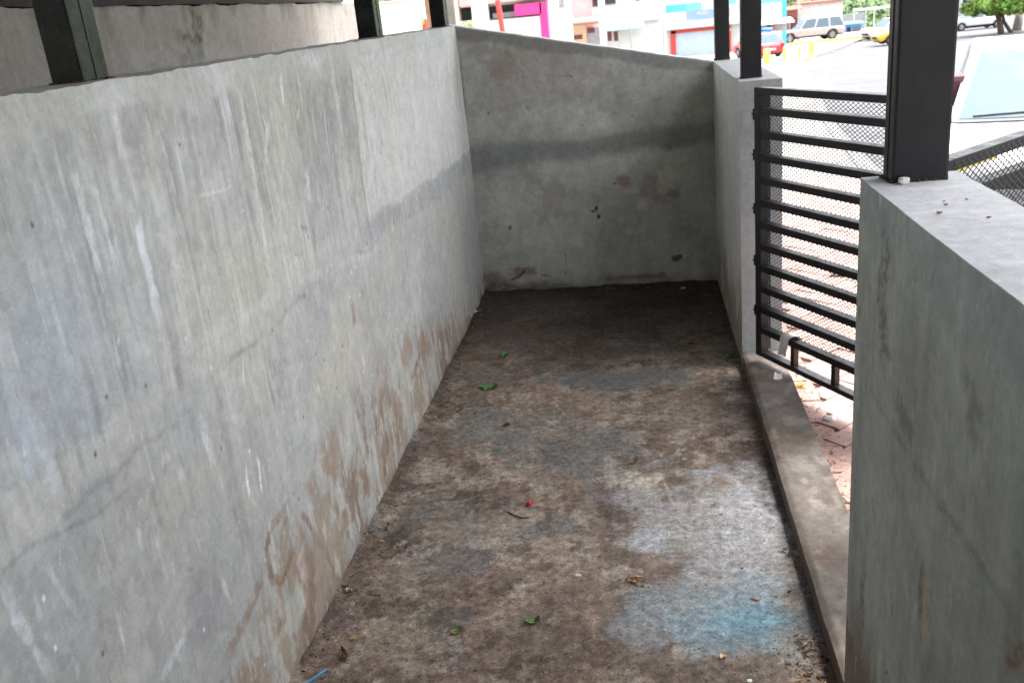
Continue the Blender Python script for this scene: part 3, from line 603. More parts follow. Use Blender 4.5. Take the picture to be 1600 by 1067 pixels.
for (a, b, r) in cells:
    x, y = 1.3 + a * c45 - b * s45, 4.5 + a * s45 + b * c45
    if not (.66 < x < 1.97 and 2.2 < y < 8.6): continue
    near.append((math.hypot(x, y) + (8 if x > .45 + y * .29 else 0), x, y, r + R(43)))
near.sort()
for q, (d, x, y, r) in enumerate(near):
    z = base_z(y) + random.uniform(-.004, .002)
    if q < 300:
        o = bpy.data.objects.new('brick', random.choice(pm)); C.objects.link(o); o.parent = bed; o.location = (x, y, z); o.rotation_euler = (random.uniform(-.012, .012), random.uniform(-.012, .012), r + random.uniform(-.01, .01))
    else:
        farb.obox((x, y, z - .025), ((math.cos(r), math.sin(r), 0), (-math.sin(r), math.cos(r), 0), (0, 0, 1)), (bl / 2 - gap / 2, bw / 2 - gap / 2, .025))
tag(farb.build('paving_bricks', PAV[1], bed), kind='stuff')
# plain edging strip of bricks beside the kerb
for k in range(34):
    y = 2.0 + k * .204; o = bpy.data.objects.new('brick', random.choice(pm)); C.objects.link(o); o.parent = bed
    o.location = (.630, y, base_z(y) - .003 + random.uniform(-.003, .002)); o.rotation_euler.z = math.pi / 2 + random.uniform(-.015, .015)

# ------------------------------------------------------------------ the neighbour's wall on the left
us = np.arange(.6, 6.95, .02); vsz = np.concatenate([np.arange(-.05, 1.765, .02), [1.765]]); U, V = np.meshgrid(us, vsz); XN = -2.0
nc = np.ones(U.shape + (3,)) * np.array((.26, .238, .222)); nc *= (1 + .3 * (fbm(U * 2, V * 2, 111) - .5) + .3 * (fbm(U * 20, V * 2.5, 112) - .5))[..., None]
nc = mixc(nc, (.14, .15, .11), .75 * sstep(.56, .70, fbm(U * 12, V * 3, 113))*sstep(1.6,1.76,V))
for pts, w, c, a in [(((302, 5), (308, 50), (312, 95)), .06, (.10, .11, .07), 1), (((275, 78), (318, 82)), .08, (.08, .08, .055), 1), (((310, 60), (312, 90)), .05, (.05, .055, .04), 1), (((322, 20), (320, 75)), .02, (.42, .39, .36), .5), (((265, 70), (340, 78)), .03, (.40, .37, .33), .5), (((240, 100), (242, 108)), .02, (.06, .06, .05), .8), (((180, 95), (380, 90)), .05, (.36, .35, .35), .5)]:
    stroke(nc, U, V, [(lambda p: (p.y, p.z))(at_x(x, y, XN)) for x, y in pts], w, c, a, .7, 7)
relN = (fbm(U * 3, V * 3, 115) - .5) * .012
o = grid_solid('concrete_wall', us, vsz, lambda u, v: np.stack([XN + relN, u, v + sstep(1.7, 1.765, v) * (fbm(u * 7, u * 0, 116) - .5) * .03], -1), (1, 0, 0), .15, np.clip(nc, .03, .5), np.zeros(U.shape), CW, side_col=(.2, .19, .18))
tag(o, 'brownish stained concrete wall of the neighbouring plot behind the left wall', 'wall')
mb = MB(); ys = np.linspace(.7, 6.6, 60)
for a, b in zip(ys[:-1], ys[1:]):
    za, zb = 1.765 + .012 * (vnoise(a * 6, 0, 3) - .3), 1.765 + .012 * (vnoise(b * 6, 0, 3) - .3); q = lambda y, z: z + .075
    mb.add([(-2.16, a, za), (-1.99, a, za), (-1.99, b, zb), (-2.16, b, zb), (-2.16, a, q(a, za)), (-1.99, a, q(a, za)), (-1.99, b, q(b, zb)), (-2.16, b, q(b, zb))], [(0, 3, 2, 1), (4, 5, 6, 7), (0, 1, 5, 4), (1, 2, 6, 5), (2, 3, 7, 6), (3, 0, 4, 7)])
one('timber_beam', mb, M('blackened timber', (.022, .018, .016), .9, 0, .4, 20, .004, 60), 'blackened timber beam lying along the top of the neighbouring wall', 'beam', (-2.07, 3.6, 1.77))

# ------------------------------------------------------------------ street behind: buildings
def wall_box(root, name, px0, px1, py0, py1, y, mat, depth=.1, top=None, bot=None, proud=0.):
    x0, x1, z0, z1 = rect(px0, px1, py0, py1, y)
    if top is not None: z1 = top
    if bot is not None: z0 = bot
    return MB().box((x0, y - proud, z0), (x1, y + depth, z1)).build(name, mat, root)
def window(root, px0, px1, py0, py1, y, frame, pane, proud=.06, fw=.07):
    x0, x1, z0, z1 = rect(px0, px1, py0, py1, y)
    f = MB(); f.box((x0, y - proud, z0), (x0 + fw, y, z1)); f.box((x1 - fw, y - proud, z0), (x1, y, z1)); f.box((x0 + fw, y - proud, z1 - fw), (x1 - fw, y, z1)); f.box((x0 + fw, y - proud, z0), (x1 - fw, y, z0 + fw))
    w = f.build('window', frame, root); MB().box((x0 + fw, y - proud * .5, z0 + fw), (x1 - fw, y - .004, z1 - fw)).build('pane', pane, w); return w
MAG = M('magenta paint', (.62, .03, .20), .6, 0, .1, 3); PINK = M('pale pink paint', (.62, .36, .36), .8, 0, .1, 2); CREAM = M('cream paint', (.60, .46, .30), .8, 0, .1, 2)
CYAN = M('cyan paint', (.07, .40, .60), .6, 0, .1, 2); BLUEW = M('pale blue paint', (.45, .55, .66), .7, 0, .1, 2); REDP = M('red paint', (.50, .05, .04), .6, 0, .15, 4)
ROOFR = M('rust red roofing', (.30, .08, .06), .8, 0, .3, 5); GREYS = M('grey shutter', (.28, .27, .28), .6, 0, .2, 6); DKRED = M('dark red shutter', (.14, .025, .03), .5, 0, .2, 6); MINT = M('mint awning', (.20, .42, .38), .7, 0, .1, 3)
BROWN = M('brown boards', (.25, .13, .07), .8, 0, .25, 6); DARK = M('dark interior', (.02, .022, .02), .8, 0, .3, 5); LEAFG = M('garden leaf', (.10, .20, .03), .7, 0, .35, 30)

# shop with magenta surround
Y = 40.0; gz = base_z(Y) - .1; x0, x1, _, _ = rect(716, 857, 5, 50, Y)
sh = empty('shop', ((x0 + x1) / 2, Y, gz), 'white open fronted shop with a magenta surround beyond the end wall', 'building')
MB().box((x0, Y + .6, gz), (x1, Y + 6, 5.5)).build('wall', WHITE, sh)
wall_box(sh, 'fascia', 716, 857, -30, 4, Y, PINK, .6, proud=.1)
wall_box(sh, 'counter', 762, 846, 29, 80, Y, WHITE, .6, bot=gz)
for a, b in ((714, 719), (741, 764)): wall_box(sh, 'pier', a, b, 4, 80, Y, WHITE, .6, bot=gz)
for a, b, c, d in ((719, 741, 12, 33), (764, 806, 9, 28)): wall_box(sh, 'opening', a, b, c, d, Y + .55, DARK, .06)
wall_box(sh, 'lintel', 719, 741, 4, 12, Y, PINK, .6); wall_box(sh, 'sill_wall', 719, 741, 33, 80, Y, WHITE, .6, bot=gz)
wall_box(sh, 'magenta_beam', 804, 846, 6, 24, Y, MAG, .6, proud=.08); wall_box(sh, 'magenta_column', 846, 857, 4, 90, Y, MAG, .6, proud=.08, bot=gz)
wall_box(sh, 'shelf_panel', 770, 804, 20, 28, Y + .4, GREYS, .05)
p = at_y(792, 45, 36); z0 = base_z(36)
one('red_pole', MB().tube((p.x, 36, z0 - .1), (p.x - .25, 36, 2.0), .1, .1, 12), REDP, 'red painted pole in front of the open shop', 'pole', (p.x, 36, z0), smooth=False)
# flowering shrub in front of the shop
def leaf_mass(name, centres, n, size, mat, rng, flat=.7):
    mb = MB()
    for i in range(n):
        c, r = centres[rng.integers(len(centres))]
        d = rng.normal(size=3); d /= np.linalg.norm(d); rad = rng.random() ** .45
        p = np.array(c) + d * rad * np.array(r); nrm = Vector(d + rng.normal(size=3) * .8 + np.array((0, 0, .5))).normalized(); a = nrm.orthogonal().normalized(); a.rotate(Matrix.Rotation(rng.uniform(0, 6.28), 3, nrm)); b = nrm.cross(a)
        s = size * rng.uniform(.6, 1.3); P = Vector(p)
        mb.add([P - a * s, P - b * s * .45 + nrm * s * .1, P + a * s, P + b * s * .45 + nrm * s * .1], [(0, 1, 2, 3)])
    return mb
rng = np.random.default_rng(3)
p = at_y(731, 38, 37)
sb = empty('shrub', (p.x, 37, base_z(37)), 'yellow green shrub below the shop window', 'shrub')
leaf_mass('foliage', [((p.x, 37, p.z - .2), (.35, .3, .35)), ((p.x + .1, 37, p.z - .7), (.4, .3, .5))], 700, .06, M('yellow green leaf', (.22, .27, .03), .6, 0, .3, 20), rng).build('foliage', MATS['yellow green leaf'], sb)
MB().tube((p.x, 37, base_z(37) - .1), (p.x, 37, p.z - .4), .03, .02, 8).build('stem', BROWN, sb)

# thick white utility post, slim white street post
p = at_y(752, 35, 17); one('utility_pole', MB().tube((p.x, 17, base_z(17) - .2), (p.x - .02, 17, 9), .155, .13, 20), M('whitewashed concrete', (.66, .68, .72), .7, 0, .06, 3), 'thick whitewashed utility pole in front of the shop', 'pole', (p.x, 17, base_z(17)), 'poles along the street', smooth=True)
p = at_y(943, 60, 50); one('utility_pole', MB().tube((p.x, 50, base_z(50) - .2), (p.x - .05, 50, 9), .17, .15, 16), M('whitewashed concrete', (.66, .68, .72)), 'slimmer pale pole in front of the house with dark windows', 'pole', (p.x, 50, base_z(50)), 'poles along the street', smooth=True)
p = at_y(1248, 40, 84); one('utility_pole', MB().tube((p.x, 84, base_z(84) - .2), (p.x, 84, 8), .1, .08, 12), M('grey pole', (.5, .5, .5)), 'thin grey pole behind the pickup', 'pole', (p.x, 84, base_z(84)), 'poles along the street', smooth=True)
# white block with rounded window
Y = 47.0; gz = base_z(Y) - .1; x0, x1, _, _ = rect(857, 884, 0, 60, Y)
b = empty('white_building', ((x0 + x1) / 2, Y, gz), 'narrow white building with a grey framed window beside the magenta column', 'building')
MB().box((x0, Y, gz), (x1, Y + 5, 6)).build('wall', WHITE, b); window(b, 858, 881, -22, 13, Y, GREYS, M('pale glass', (.35, .42, .46), .1), .08, .12)

# house with dark windows and lean-to
Y = 62.0; gz = base_z(Y) - .1; x0, x1, _, _ = rect(884, 1040, 0, 60, Y)
h = empty('house', ((x0 + x1) / 2, Y, gz), 'white and pale pink house with dark upper windows and a red edged canopy', 'building')
xa = rect(884, 926, 0, 60, Y)[1]
MB().box((x0, Y, gz), (xa, Y + 7, 6)).build('wall', PINK, h); MB().box((xa, Y, gz), (x1, Y + 7, 6)).build('wall', WHITE, h)
window(h, 925, 936, -14, 11, Y, DKRED, GLASS_DK); window(h, 943, 963, -14, 9, Y, GREYS, GLASS_DK); window(h, 992, 1000, -14, 3, Y, GREYS, GLASS_DK)
wall_box(h, 'lower_wall', 886, 917, 40, 90, Y, CREAM, .1, bot=gz, proud=.06); window(h, 895, 912, 53, 64, Y - .07, CREAM, DKRED)
wall_box(h, 'shutter', 918, 941, 44, 80, Y, GREYS, .1, bot=gz, proud=.05); wall_box(h, 'shutter_box', 918, 929, 44, 52, Y, DKRED, .1, proud=.09)
window(h, 948, 957, 48, 66, Y, WHITE, DKRED, .06, .05); window(h, 958, 967, 48, 66, Y, WHITE, DKRED, .06, .05)
def awning(root, px0, px1, pyt, pyb, y, out, mat, name='awning'):
    x0, x1, z0, z1 = rect(px0, px1, pyt, pyb, y); return MB().add([(x0, y, z1), (x1, y, z1), (x1, y - out, z0), (x0, y - out, z0), (x0, y, z1 + .06), (x1, y, z1 + .06), (x1, y - out, z0 + .06), (x0, y - out, z0 + .06)], [(0, 3, 2, 1), (4, 5, 6, 7), (0, 1, 5, 4), (1, 2, 6, 5), (2, 3, 7, 6), (3, 0, 4, 7)]).build(name, mat, root)
awning(h, 885, 938, 27, 36, Y, 1.3, M('faded red canopy', (.55, .17, .16), .8, 0, .2, 3)); wall_box(h, 'canopy_edge', 885, 896, 35, 39, Y - 1.3, DKRED, .04); wall_box(h, 'canopy_edge', 896, 938, 36.5, 39, Y - 1.3, BROWN, .04)
awning(h, 946, 1006, 36, 46, Y, 1.4, MINT); wall_box(h, 'canopy_edge', 946, 1030, 34, 37, Y, GREYS, .04, proud=.2)
for px in (986, 1037):
    p = at_y(px, 60, Y - 2); MB().tube((p.x, Y - 2, gz), (p.x, Y - 2, at_y(px, 38, Y - 2).z), .05, n=8).build('canopy_post', GREYS, h)

# blue and white building with sign and red gateway
Y = 75.0; gz = base_z(Y) - .1; x0, x1, _, _ = rect(1040, 1229, 0, 60, Y)
b = empty('blue_white_building', ((x0 + x1) / 2, Y, gz), 'white building with cyan bands, a blue sign and a red framed gateway', 'building')
MB().box((x0, Y, gz), (x1, Y + 4.5, 7)).build('wall', WHITE, b)
wall_box(b, 'cyan_band', 1040, 1072, 8, 19, Y, CYAN, .1, proud=.05); wall_box(b, 'cyan_band', 1072, 1096, 5, 17, Y, M('light cyan paint', (.16, .50, .60)), .1, proud=.05); wall_box(b, 'cyan_band', 1133, 1150, -6, 7, Y, M('light cyan paint', (.16, .5, .6)), .1, proud=.05); wall_box(b, 'cyan_band', 1186, 1229, -10, 4, Y, M('light cyan paint', (.16, .5, .6)), .1, proud=.05)
sg = wall_box(b, 'sign_board', 1073, 1140, 15, 28, Y, M('blue sign', (.20, .30, .58), .5), .1, proud=.14)
x0s, x1s, z0s, z1s = rect(1088, 1105, 18, 24, Y)
fc = bpy.data.curves.new('sign_letters', 'FONT'); fc.body = 'MOD'; fc.size = (z1s - z0s) * 1.35; fc.extrude = .01
fo = bpy.data.objects.new('tmp', fc); C.objects.link(fo); dg = bpy.context.evaluated_depsgraph_get(); lm = bpy.data.meshes.new_from_object(fo.evaluated_get(dg)); bpy.data.objects.remove(fo)
lo = bpy.data.objects.new('sign_lettering', lm); C.objects.link(lo); lo.parent = sg; lo.location = Vector((x0s, Y - .16, z0s)) - wloc(b); lo.rotation_euler.x = math.pi / 2
lm.materials.clear(); lm.materials.append(WHITE)
wall_box(b, 'blue_pier', 1193, 1203, 4, 60, Y, BLUEW, .1, proud=.04, bot=gz); wall_box(b, 'blue_pier', 1222, 1229, 0, 60, Y, CYAN, .1, proud=.04, bot=gz); wall_box(b, 'blue_pier', 1010, 1039, 0, 30, Y, BLUEW, .1, proud=.04)
wall_box(b, 'ledge', 1040, 1185, 36, 41, Y, M('grey ledge', (.40, .46, .46)), .1, proud=.7)
wall_box(b, 'gateway_beam', 1048, 1142, 42, 49, Y, REDP, .1, proud=.25); wall_box(b, 'gateway_column', 1048, 1056, 49, 95, Y, REDP, .1, proud=.25, bot=gz); wall_box(b, 'gateway_column', 1134, 1142, 49, 95, Y, REDP, .1, proud=.25, bot=gz)
wall_box(b, 'gateway_door', 1056, 1134, 49, 95, Y, BLUEW, .1, proud=.08, bot=gz)

# sheds behind the pickup
Y = 92.0; gz = base_z(Y) - .1
s1 = empty('shed', (at_y(1280, 40, Y).x, Y, gz), 'pale weathered sheet metal shed behind the silver pickup', 'building')
RUSTY = M('weathered white sheet', (.60, .58, .57), .7, 0, .12, 1, alt=(.42, .22, .17), altscale=.8, altlo=.58, althi=.72)
x0, x1, z0, z1 = rect(1251, 1316, 10, 40, Y); nb = 26; mb = MB()
for i in range(nb):
    xa, xb = x0 + (x1 - x0) * i / nb, x0 + (x1 - x0) * (i + 1) / nb; mb.box((xa, Y - (.06 if i % 2 else 0), gz), (xb, Y + 4, z1 + .3))
mb.build('wall', RUSTY, s1); MB().box((x0 - .2, Y - .3, z1 + .3), (x1 + .2, Y + 4.2, z1 + .42)).build('roof', ROOFR, s1)
s2 = empty('shed', (at_y(1237, 40, Y - 3).x, Y - 3, gz), 'rust red roofed shed with a dark porch left of the pickup', 'building')
x0, x1, z0, z1 = rect(1228, 1249, 14, 40, Y - 3); MB().box((x0, Y - 3, gz), (x1, Y, z1)).build('wall', M('brick red wall', (.30, .12, .09), .9, 0, .2, 3), s2)
awning(s2, 1228, 1252, 11, 16, Y - 3.05, .8, ROOFR, 'roof'); wall_box(s2, 'porch_beam', 1212, 1238, 26, 30, Y - 4, DARK, .3); wall_box(s2, 'porch_post', 1236, 1239, 30, 60, Y - 4, DARK, .3, bot=gz); wall_box(s2, 'doorway', 1240, 1248, 28, 46, Y - 3, DKRED, .1, proud=.05)
Y = 96.0
s3 = empty('kiosk', (at_y(1332, 50, Y).x, Y, gz), 'small blue kiosk with dark openings right of the pickup', 'building')
x0, x1, z0, z1 = rect(1321, 1346, 38, 57, Y); MB().box((x0, Y, gz), (x1, Y + 2.5, z1)).build('wall', M('blue paint', (.08, .28, .58)), s3)
wall_box(s3, 'opening', 1323, 1329, 43, 55, Y, DARK, .1, proud=.03); wall_box(s3, 'opening', 1333, 1344, 42, 55, Y, M('brown shadow board', (.16, .13, .12)), .1, proud=.03); MB().box((x0 - .2, Y - .4, z1), (x1 + .2, Y + 2.8, z1 + .12)).build('roof', M('light cyan paint', (.16, .5, .6)), s3)
s4 = empty('wall_with_rail', (at_y(1340, 30, 100).x, 100, gz), 'low grey wall with a long white rail below the trees', 'wall')
wall_box(s4, 'wall', 1316, 1350, 22, 60, 100, GREYS, .3, bot=gz); x0, x1, z0, z1 = rect(1333, 1420, 11, 14.5, 99)
MB().tube((x0, 99, (z0 + z1) / 2), (x1, 99, (z0 + z1) / 2), .1, n=10).build('rail', WHITE, s4)
for px in (1335, 1353, 1366, 1400):
    p = at_y(px, 13, 99); MB().tube((p.x, 99, gz), (p.x, 99, p.z), .05, n=8).build('rail_post', WHITE, s4)
# market awning and barrel at the left of the pickup
p = at_y(1210, 40, 70); aw = empty('market_stall', (p.x, 70, base_z(70)), 'white tarpaulin stall with hanging goods behind the red car', 'stall')
awning(aw, 1184, 1236, 31, 37, 71, 1.6, M('white tarpaulin', (.72, .72, .70), .6), 'tarpaulin')
for px in (1189, 1234): q = at_y(px, 40, 69.6); MB().tube((q.x, 69.6, base_z(69.6) - .1), (q.x, 69.6, at_y(px, 37, 69.6).z), .04, n=8).build('pole', GREYS, aw)
for k, (px, c) in enumerate(((1193, (.12, .3, .2)), (1201, (.05, .05, .06)), (1208, (.4, .1, .08)), (1216, (.3, .3, .34)), (1224, (.42, .36, .3)))):
    q = at_y(px, 43, 70.2); MB().box((q.x - .16, 70.1, q.z - .25), (q.x + .16, 70.35, q.z + .25)).build('hanging_goods', M('stall cloth %d' % k, c), aw, bevel=.05)
q = at_y(1197, 51, 68); one('water_tank', MB().tube((q.x, 68, base_z(68)), (q.x, 68, q.z + .2), .42, .42, 20).tube((q.x, 68, q.z + .2), (q.x, 68, q.z + .28), .46, .40, 20), M('blue plastic', (.03, .16, .5), .45), 'blue plastic tank standing behind the red car', 'tank', (q.x, 68, base_z(68)), smooth=False)

# left cluster seen between the posts
p = at_y(709, 38, 7.2); mb = MB().box((p.x - .055, 7.1, -.3), (p.x + .04, 7.24, 3.2))
one('concrete_pillar', mb, M('rough pillar concrete', (.34, .31, .28), .9, 0, .2, 9, .004, 50), 'rough grey concrete pillar behind the far left corner', 'pillar', (p.x, 7.17, -.1), bevel=.012)
x0, x1, z0, z1 = rect(594, 647, 4, 55, 9.0); mb = MB().box((x0, 9, -.1), (x1, 9.3, z1)).box((x0 - .01, 8.985, z1), (x1 + .01, 9.32, z1 + .015))
one('white_block_pillar', mb, M('fresh white paint', (.80, .80, .78), .6, 0, .04, 4), 'plain white painted block between the two far posts of the left wall', 'pillar', ((x0 + x1) / 2, 9.15, -.1), bevel=.008)
Y = 14.0; gz = base_z(Y) - .1; x0, x1, _, _ = rect(600, 716, -40, 60, Y)
st = empty('wooden_stall', ((x0 + x1) / 2, Y, gz), 'brown boarded stall glimpsed beyond the white block', 'stall')
nb = 9
for i in range(nb): MB().box((x0 + (x1 - x0) * i / nb + .01, Y + random.uniform(0, .02), gz), (x0 + (x1 - x0) * (i + 1) / nb - .01, Y + .08, 2.6)).build('board', BROWN, st)
p = at_y(661, 18, 13.6); lb = MB()
for dz, r0, r1, hh in ((.06, .05, .02, .05), (0, .03, .055, .06), (-.05, .055, .04, .05), (.13, .012, .012, .3)): lb.tube((p.x, 13.6, p.z + dz), (p.x, 13.6, p.z + dz + hh), r0, r1, 12)
one('lantern', lb, M('black iron', (.012, .012, .012), .5), 'black hanging lantern in front of the brown stall', 'lantern', (p.x, 13.6, p.z - .05))
p = at_y(664, 44, 13.0); pol = empty('striped_pole', (p.x, 13, base_z(13)), 'red and white striped pole by the brown stall', 'pole')
z = base_z(13)
for k in range(9): MB().tube((p.x, 13, z + k * .24), (p.x, 13, z + (k + 1) * .24), .035, n=12).build('stripe', REDP if k % 2 else WHITE, pol)
p = at_y(653, 33, 12.5); pl = empty('leafy_plant', (p.x, 12.5, base_z(12.5)), 'plant with one broad bright green leaf by the brown stall', 'plant')
MB().tube((p.x, 12.5, base_z(12.5) - .1), (p.x, 12.5, p.z - .05), .012, .008, 6).build('stem', LEAFG, pl)
ring = [(p.x + .075 * math.cos(t) * (1.1 if math.cos(t) > 0 else .8), p.z + .06 * math.sin(t) - .02 * math.cos(t)) for t in np.linspace(0, 2 * math.pi, 16)[:-1]]
MB().prism(ring, 12.49, 12.50).build('leaf', M('bright leaf', (.16, .42, .08), .5), pl)
p = at_y(350, -2, 16); x0, x1, z0, z1 = rect(200, 500, -60, 90, 16)
hb = empty('red_trimmed_house', ((x0 + x1) / 2, 16, -.1), 'white house with red trim behind the neighbouring wall', 'building'); MB().box((x0, 16, -.5), (x1, 19, z1)).build('wall', WHITE, hb)
for i in range(5): MB().box((x0 + .3 + i * .75, 15.95, 1.5), (x0 + .7 + i * .75, 16, 3.0)).build('shutter', REDP, hb)

# ------------------------------------------------------------------ vehicles
def car(loc, heading, label, name, cat, paint, kind='hatch', L=4.0, Wd=1.68, H=1.45, wr=.30, group='vehicles in the street', lamp=None):
    """local frame: x forward, y left, z up, origin on the ground under the middle"""
    root = empty(name, loc, label, cat, group, heading)
    h = L / 2; sill = .24 if kind != 'pickup' else .42; belt = H * .60 if kind != 'pickup' else H * .56
    fx, rx = h - .78, -h + .72 if kind != 'pickup' else -h + 1.05
    def arch(cx, r): return [(cx + r * math.cos(t), wr + r * math.sin(t)) for t in np.linspace(math.pi - .15, .15, 9)] 
    hood = belt - (.05 if kind != 'pickup' else .02)
    prof = [(-h + .05, sill + .12), (-h + .14, sill)] + [(x, max(z, sill)) for x, z in arch(rx, wr * 1.18)] + [(x, max(z, sill)) for x, z in arch(fx, wr * 1.18)] + [(h - .16, sill), (h - .03, sill + .14), (h, .52 * belt + .1), (h - .06, hood - .16), (h - .35, hood - .05), (h * .42, hood + .02), (-h * .55, belt + .01), (-h + .12, belt), (-h, belt - .2)]
    n = len(prof); mb = MB(); rows = []
    for yy, ins in ((-Wd / 2 + .10, -.03), (-Wd / 2 + .02, 0), (-Wd / 2, 0), (Wd / 2, 0), (Wd / 2 - .02, 0), (Wd / 2 - .10, -.03)): rows.append(yy)
    def yw(s, z):
        t = (z - sill) / (belt - sill); return s * (Wd / 2 - .05 * max(0, t - .55) / .45 - .04 * max(0, .35 - t) / .35)
    mb.v = [(x, yw(-1, z), z) for x, z in prof] + [(x, yw(1, z), z) for x, z in prof]
    mb.f = [tuple(range(n))[::-1], tuple(range(n, 2 * n))] + [(i, (i + 1) % n, n + (i + 1) % n, n + i) for i in range(n)]
    body = mb.build('body', paint, root, True, .035, True)
    # greenhouse
    if kind == 'pickup': c = [(h * .40, belt), (h * .17, H), (-h * .86, H), (-h + .04, belt)]
    elif kind == 'sedan': c = [(h * .44, belt), (h * .12, H), (-h * .42, H), (-h * .80, belt)]
    else: c = [(h * .50, belt), (h * .14, H), (-h * .74, H), (-h + .10, belt)]
    w0, w1 = Wd / 2 - .06, Wd / 2 - .22
    P = [(x, -(w0 if i in (0, 3) else w1), z - (.03 if i in (0, 3) else 0)) for i, (x, z) in enumerate(c)] + [(x, (w0 if i in (0, 3) else w1), z - (.03 if i in (0, 3) else 0)) for i, (x, z) in enumerate(c)]
    MB().add(P, [(0, 1, 2, 3), (7, 6, 5, 4), (0, 4, 5, 1), (1, 5, 6, 2), (2, 6, 7, 3), (3, 7, 4, 0)]).build('cabin', paint, root, True, .05, True)
    def pane(a, b, c_, d, name_, ins=.07, push=.012):
        q = [Vector(t) for t in (a, b, c_, d)]; cen = sum(q, Vector()) / 4; nrm = (q[1] - q[0]).cross(q[3] - q[0]).normalized()
        if nrm.dot(cen - Vector((0, 0, belt))) < 0: nrm = -nrm
        q = [p_ + (cen - p_).normalized() * ins * 1.4 for p_ in q]
        g = MB().add([p_ + nrm * push for p_ in q] + [p_ - nrm * .02 for p_ in q], [(0, 1, 2, 3), (7, 6, 5, 4), (0, 4, 5, 1), (1, 5, 6, 2), (2, 6, 7, 3), (3, 7, 4, 0)])
        return g.build(name_, GLASS_BL, root, True)
    ws = pane(P[0], P[4], P[5], P[1], 'windscreen', .06)
    pane(P[3], P[7], P[6], P[2], 'rear_window', .08)
    nwin = 3 if kind == 'pickup' else 2
    for s in (0, 4):
        lo0, hi0, hi1, lo1 = [Vector(P[s + k]) for k in range(4)]
        for k in range(nwin):
            t0, t1 = k / nwin, (k + 1) / nwin
            pane(lo0.lerp(lo1, t0), lo0.lerp(lo1, t1), hi0.lerp(hi1, t1), hi0.lerp(hi1, t0), 'side_window', .055)
    wp = MB().bar(Vector(P[0]).lerp(Vector(P[4]), .12) + Vector((.03, 0, .06)), Vector(P[0]).lerp(Vector(P[4]), .52) + Vector((.015, 0, .09)), .025, .02); wp.bar(Vector(P[0]).lerp(Vector(P[4]), .5) + Vector((.03, 0, .06)), Vector(P[0]).lerp(Vector(P[4]), .88) + Vector((.015, 0, .09)), .025, .02)
    wp.build('wiper', TYRE, ws, True)
    for x in (fx, rx):
        for s in (-1, 1):
            y = s * (Wd / 2 - .11); t = MB().tube((x, y - .1, wr), (x, y + .1, wr), wr, wr, 20).build('wheel', TYRE, root, True, .02)
            r_ = MB().tube((x, y + s * .085, wr), (x, y + s * .108, wr), wr * .62, wr * .55, 16); r_.build('rim', RIM, t, True)
    LAMP = lamp or M('headlamp glass', (.55, .55, .5), .1); TAIL = M('tail lamp', (.45, .02, .02), .2)
    for s in (-1, 1):
        MB().obox((h - .10, s * (Wd / 2 - .25), hood - .19), ((1, -s * .25, 0), (s * .25, 1, 0), (0, 0, 1)), (.075, .2, .085)).build('headlight', LAMP, root, True, .03)
        MB().obox((-h + .05, s * (Wd / 2 - .14), belt - .22), ((1, 0, 0), (0, 1, 0), (0, 0, 1)), (.06, .1, .17)).build('tail_light', TAIL, root, True, .02)
        MB().obox((h * .36, s * (Wd / 2 + .06), belt + .06), ((1, 0, 0), (0, 1, 0), (0, 0, 1)), (.05, .08, .06)).build('mirror', paint, root, True, .02)
        for xh in (.02, -h * .42): MB().box((xh, s * (Wd / 2 - .03) - .01, belt - .13), (xh + .16, s * (Wd / 2 - .03) + .012, belt - .10)).build('door_handle', RIM, root, True)
    MB().box((h - .03, -Wd * .25, sill + .16), (h + .012, Wd * .25, sill + .30)).build('grille', TYRE, root, True); MB().box((-h - .01, -.25, belt - .42), (-h + .04, .25, belt - .30)).build('number_plate', WHITE, root, True)
    MB().box((-h + .12, -Wd / 2 + .12, sill - .06), (h - .2, Wd / 2 - .12, sill + .03)).build('underbody', TYRE, root, True)
    return root
CARW = M('white car paint', (.62, .62, .62), .35, 0, .03, 2, coat=.5); SILV = M('champagne car paint', (.42, .36, .34), .35, .2, .05, 2, coat=.4); REDC = M('red car paint', (.45, .015, .03), .35, 0, .05, 2, coat=.5); TAXI = M('yellow taxi paint', (.70, .40, .02), .4, 0, .05, 2, coat=.4)
AMB = M('amber lamp', (.62, .45, .08), .2)
def ground_at(px, py, y): p = at_y(px, py, y); return p
cz = road_z(8.3)
car((3.95, 9.9, road_z(9.9)), R(-108), 'white hatchback parked in the road at the right edge, windscreen facing the gate', 'parked_car', 'car', CARW, 'hatch', 3.9, 1.72, 1.42, .29, lamp=AMB)
p = at_y(1262, 66, 81.2); car((p.x + .1, 81.2, base_z(81.2)), R(180 + 9), 'champagne pickup with a canopy over its bed, facing left by the yellow kerb', 'pickup_truck', 'pickup', SILV, 'pickup', 5.3, 1.85, 1.82, .40)
p = at_y(1206, 90, 61.1); p = at_y(1187, 90, 61.1); car((p.x, 61.1 + .8, base_z(61)), R(108), 'red car parked behind the post above the gate hinges', 'parked_car', 'car', REDC, 'hatch', 3.9, 1.7, 1.45)
p = at_y(1362, 70, 65.4); car((p.x + 2.25, 65.4, road_z(65.4) + .06), R(185), 'yellow taxi half hidden behind the large post', 'parked_car', 'taxi', TAXI, 'sedan', 4.3, 1.7, 1.45)
p = at_y(1357, 50, 76); car((p.x + 1.6, 76, road_z(76) + .03), R(200), 'white car behind the yellow taxi', 'parked_car', 'car', CARW, 'sedan', 4.3, 1.7, 1.45)
p = at_y(1521, 49, 77.6); car((p.x, 77.6, road_z(77.6)), R(188), 'white car on the far road to the right of the large post', 'parked_car', 'car', CARW, 'sedan', 4.2, 1.7, 1.45)

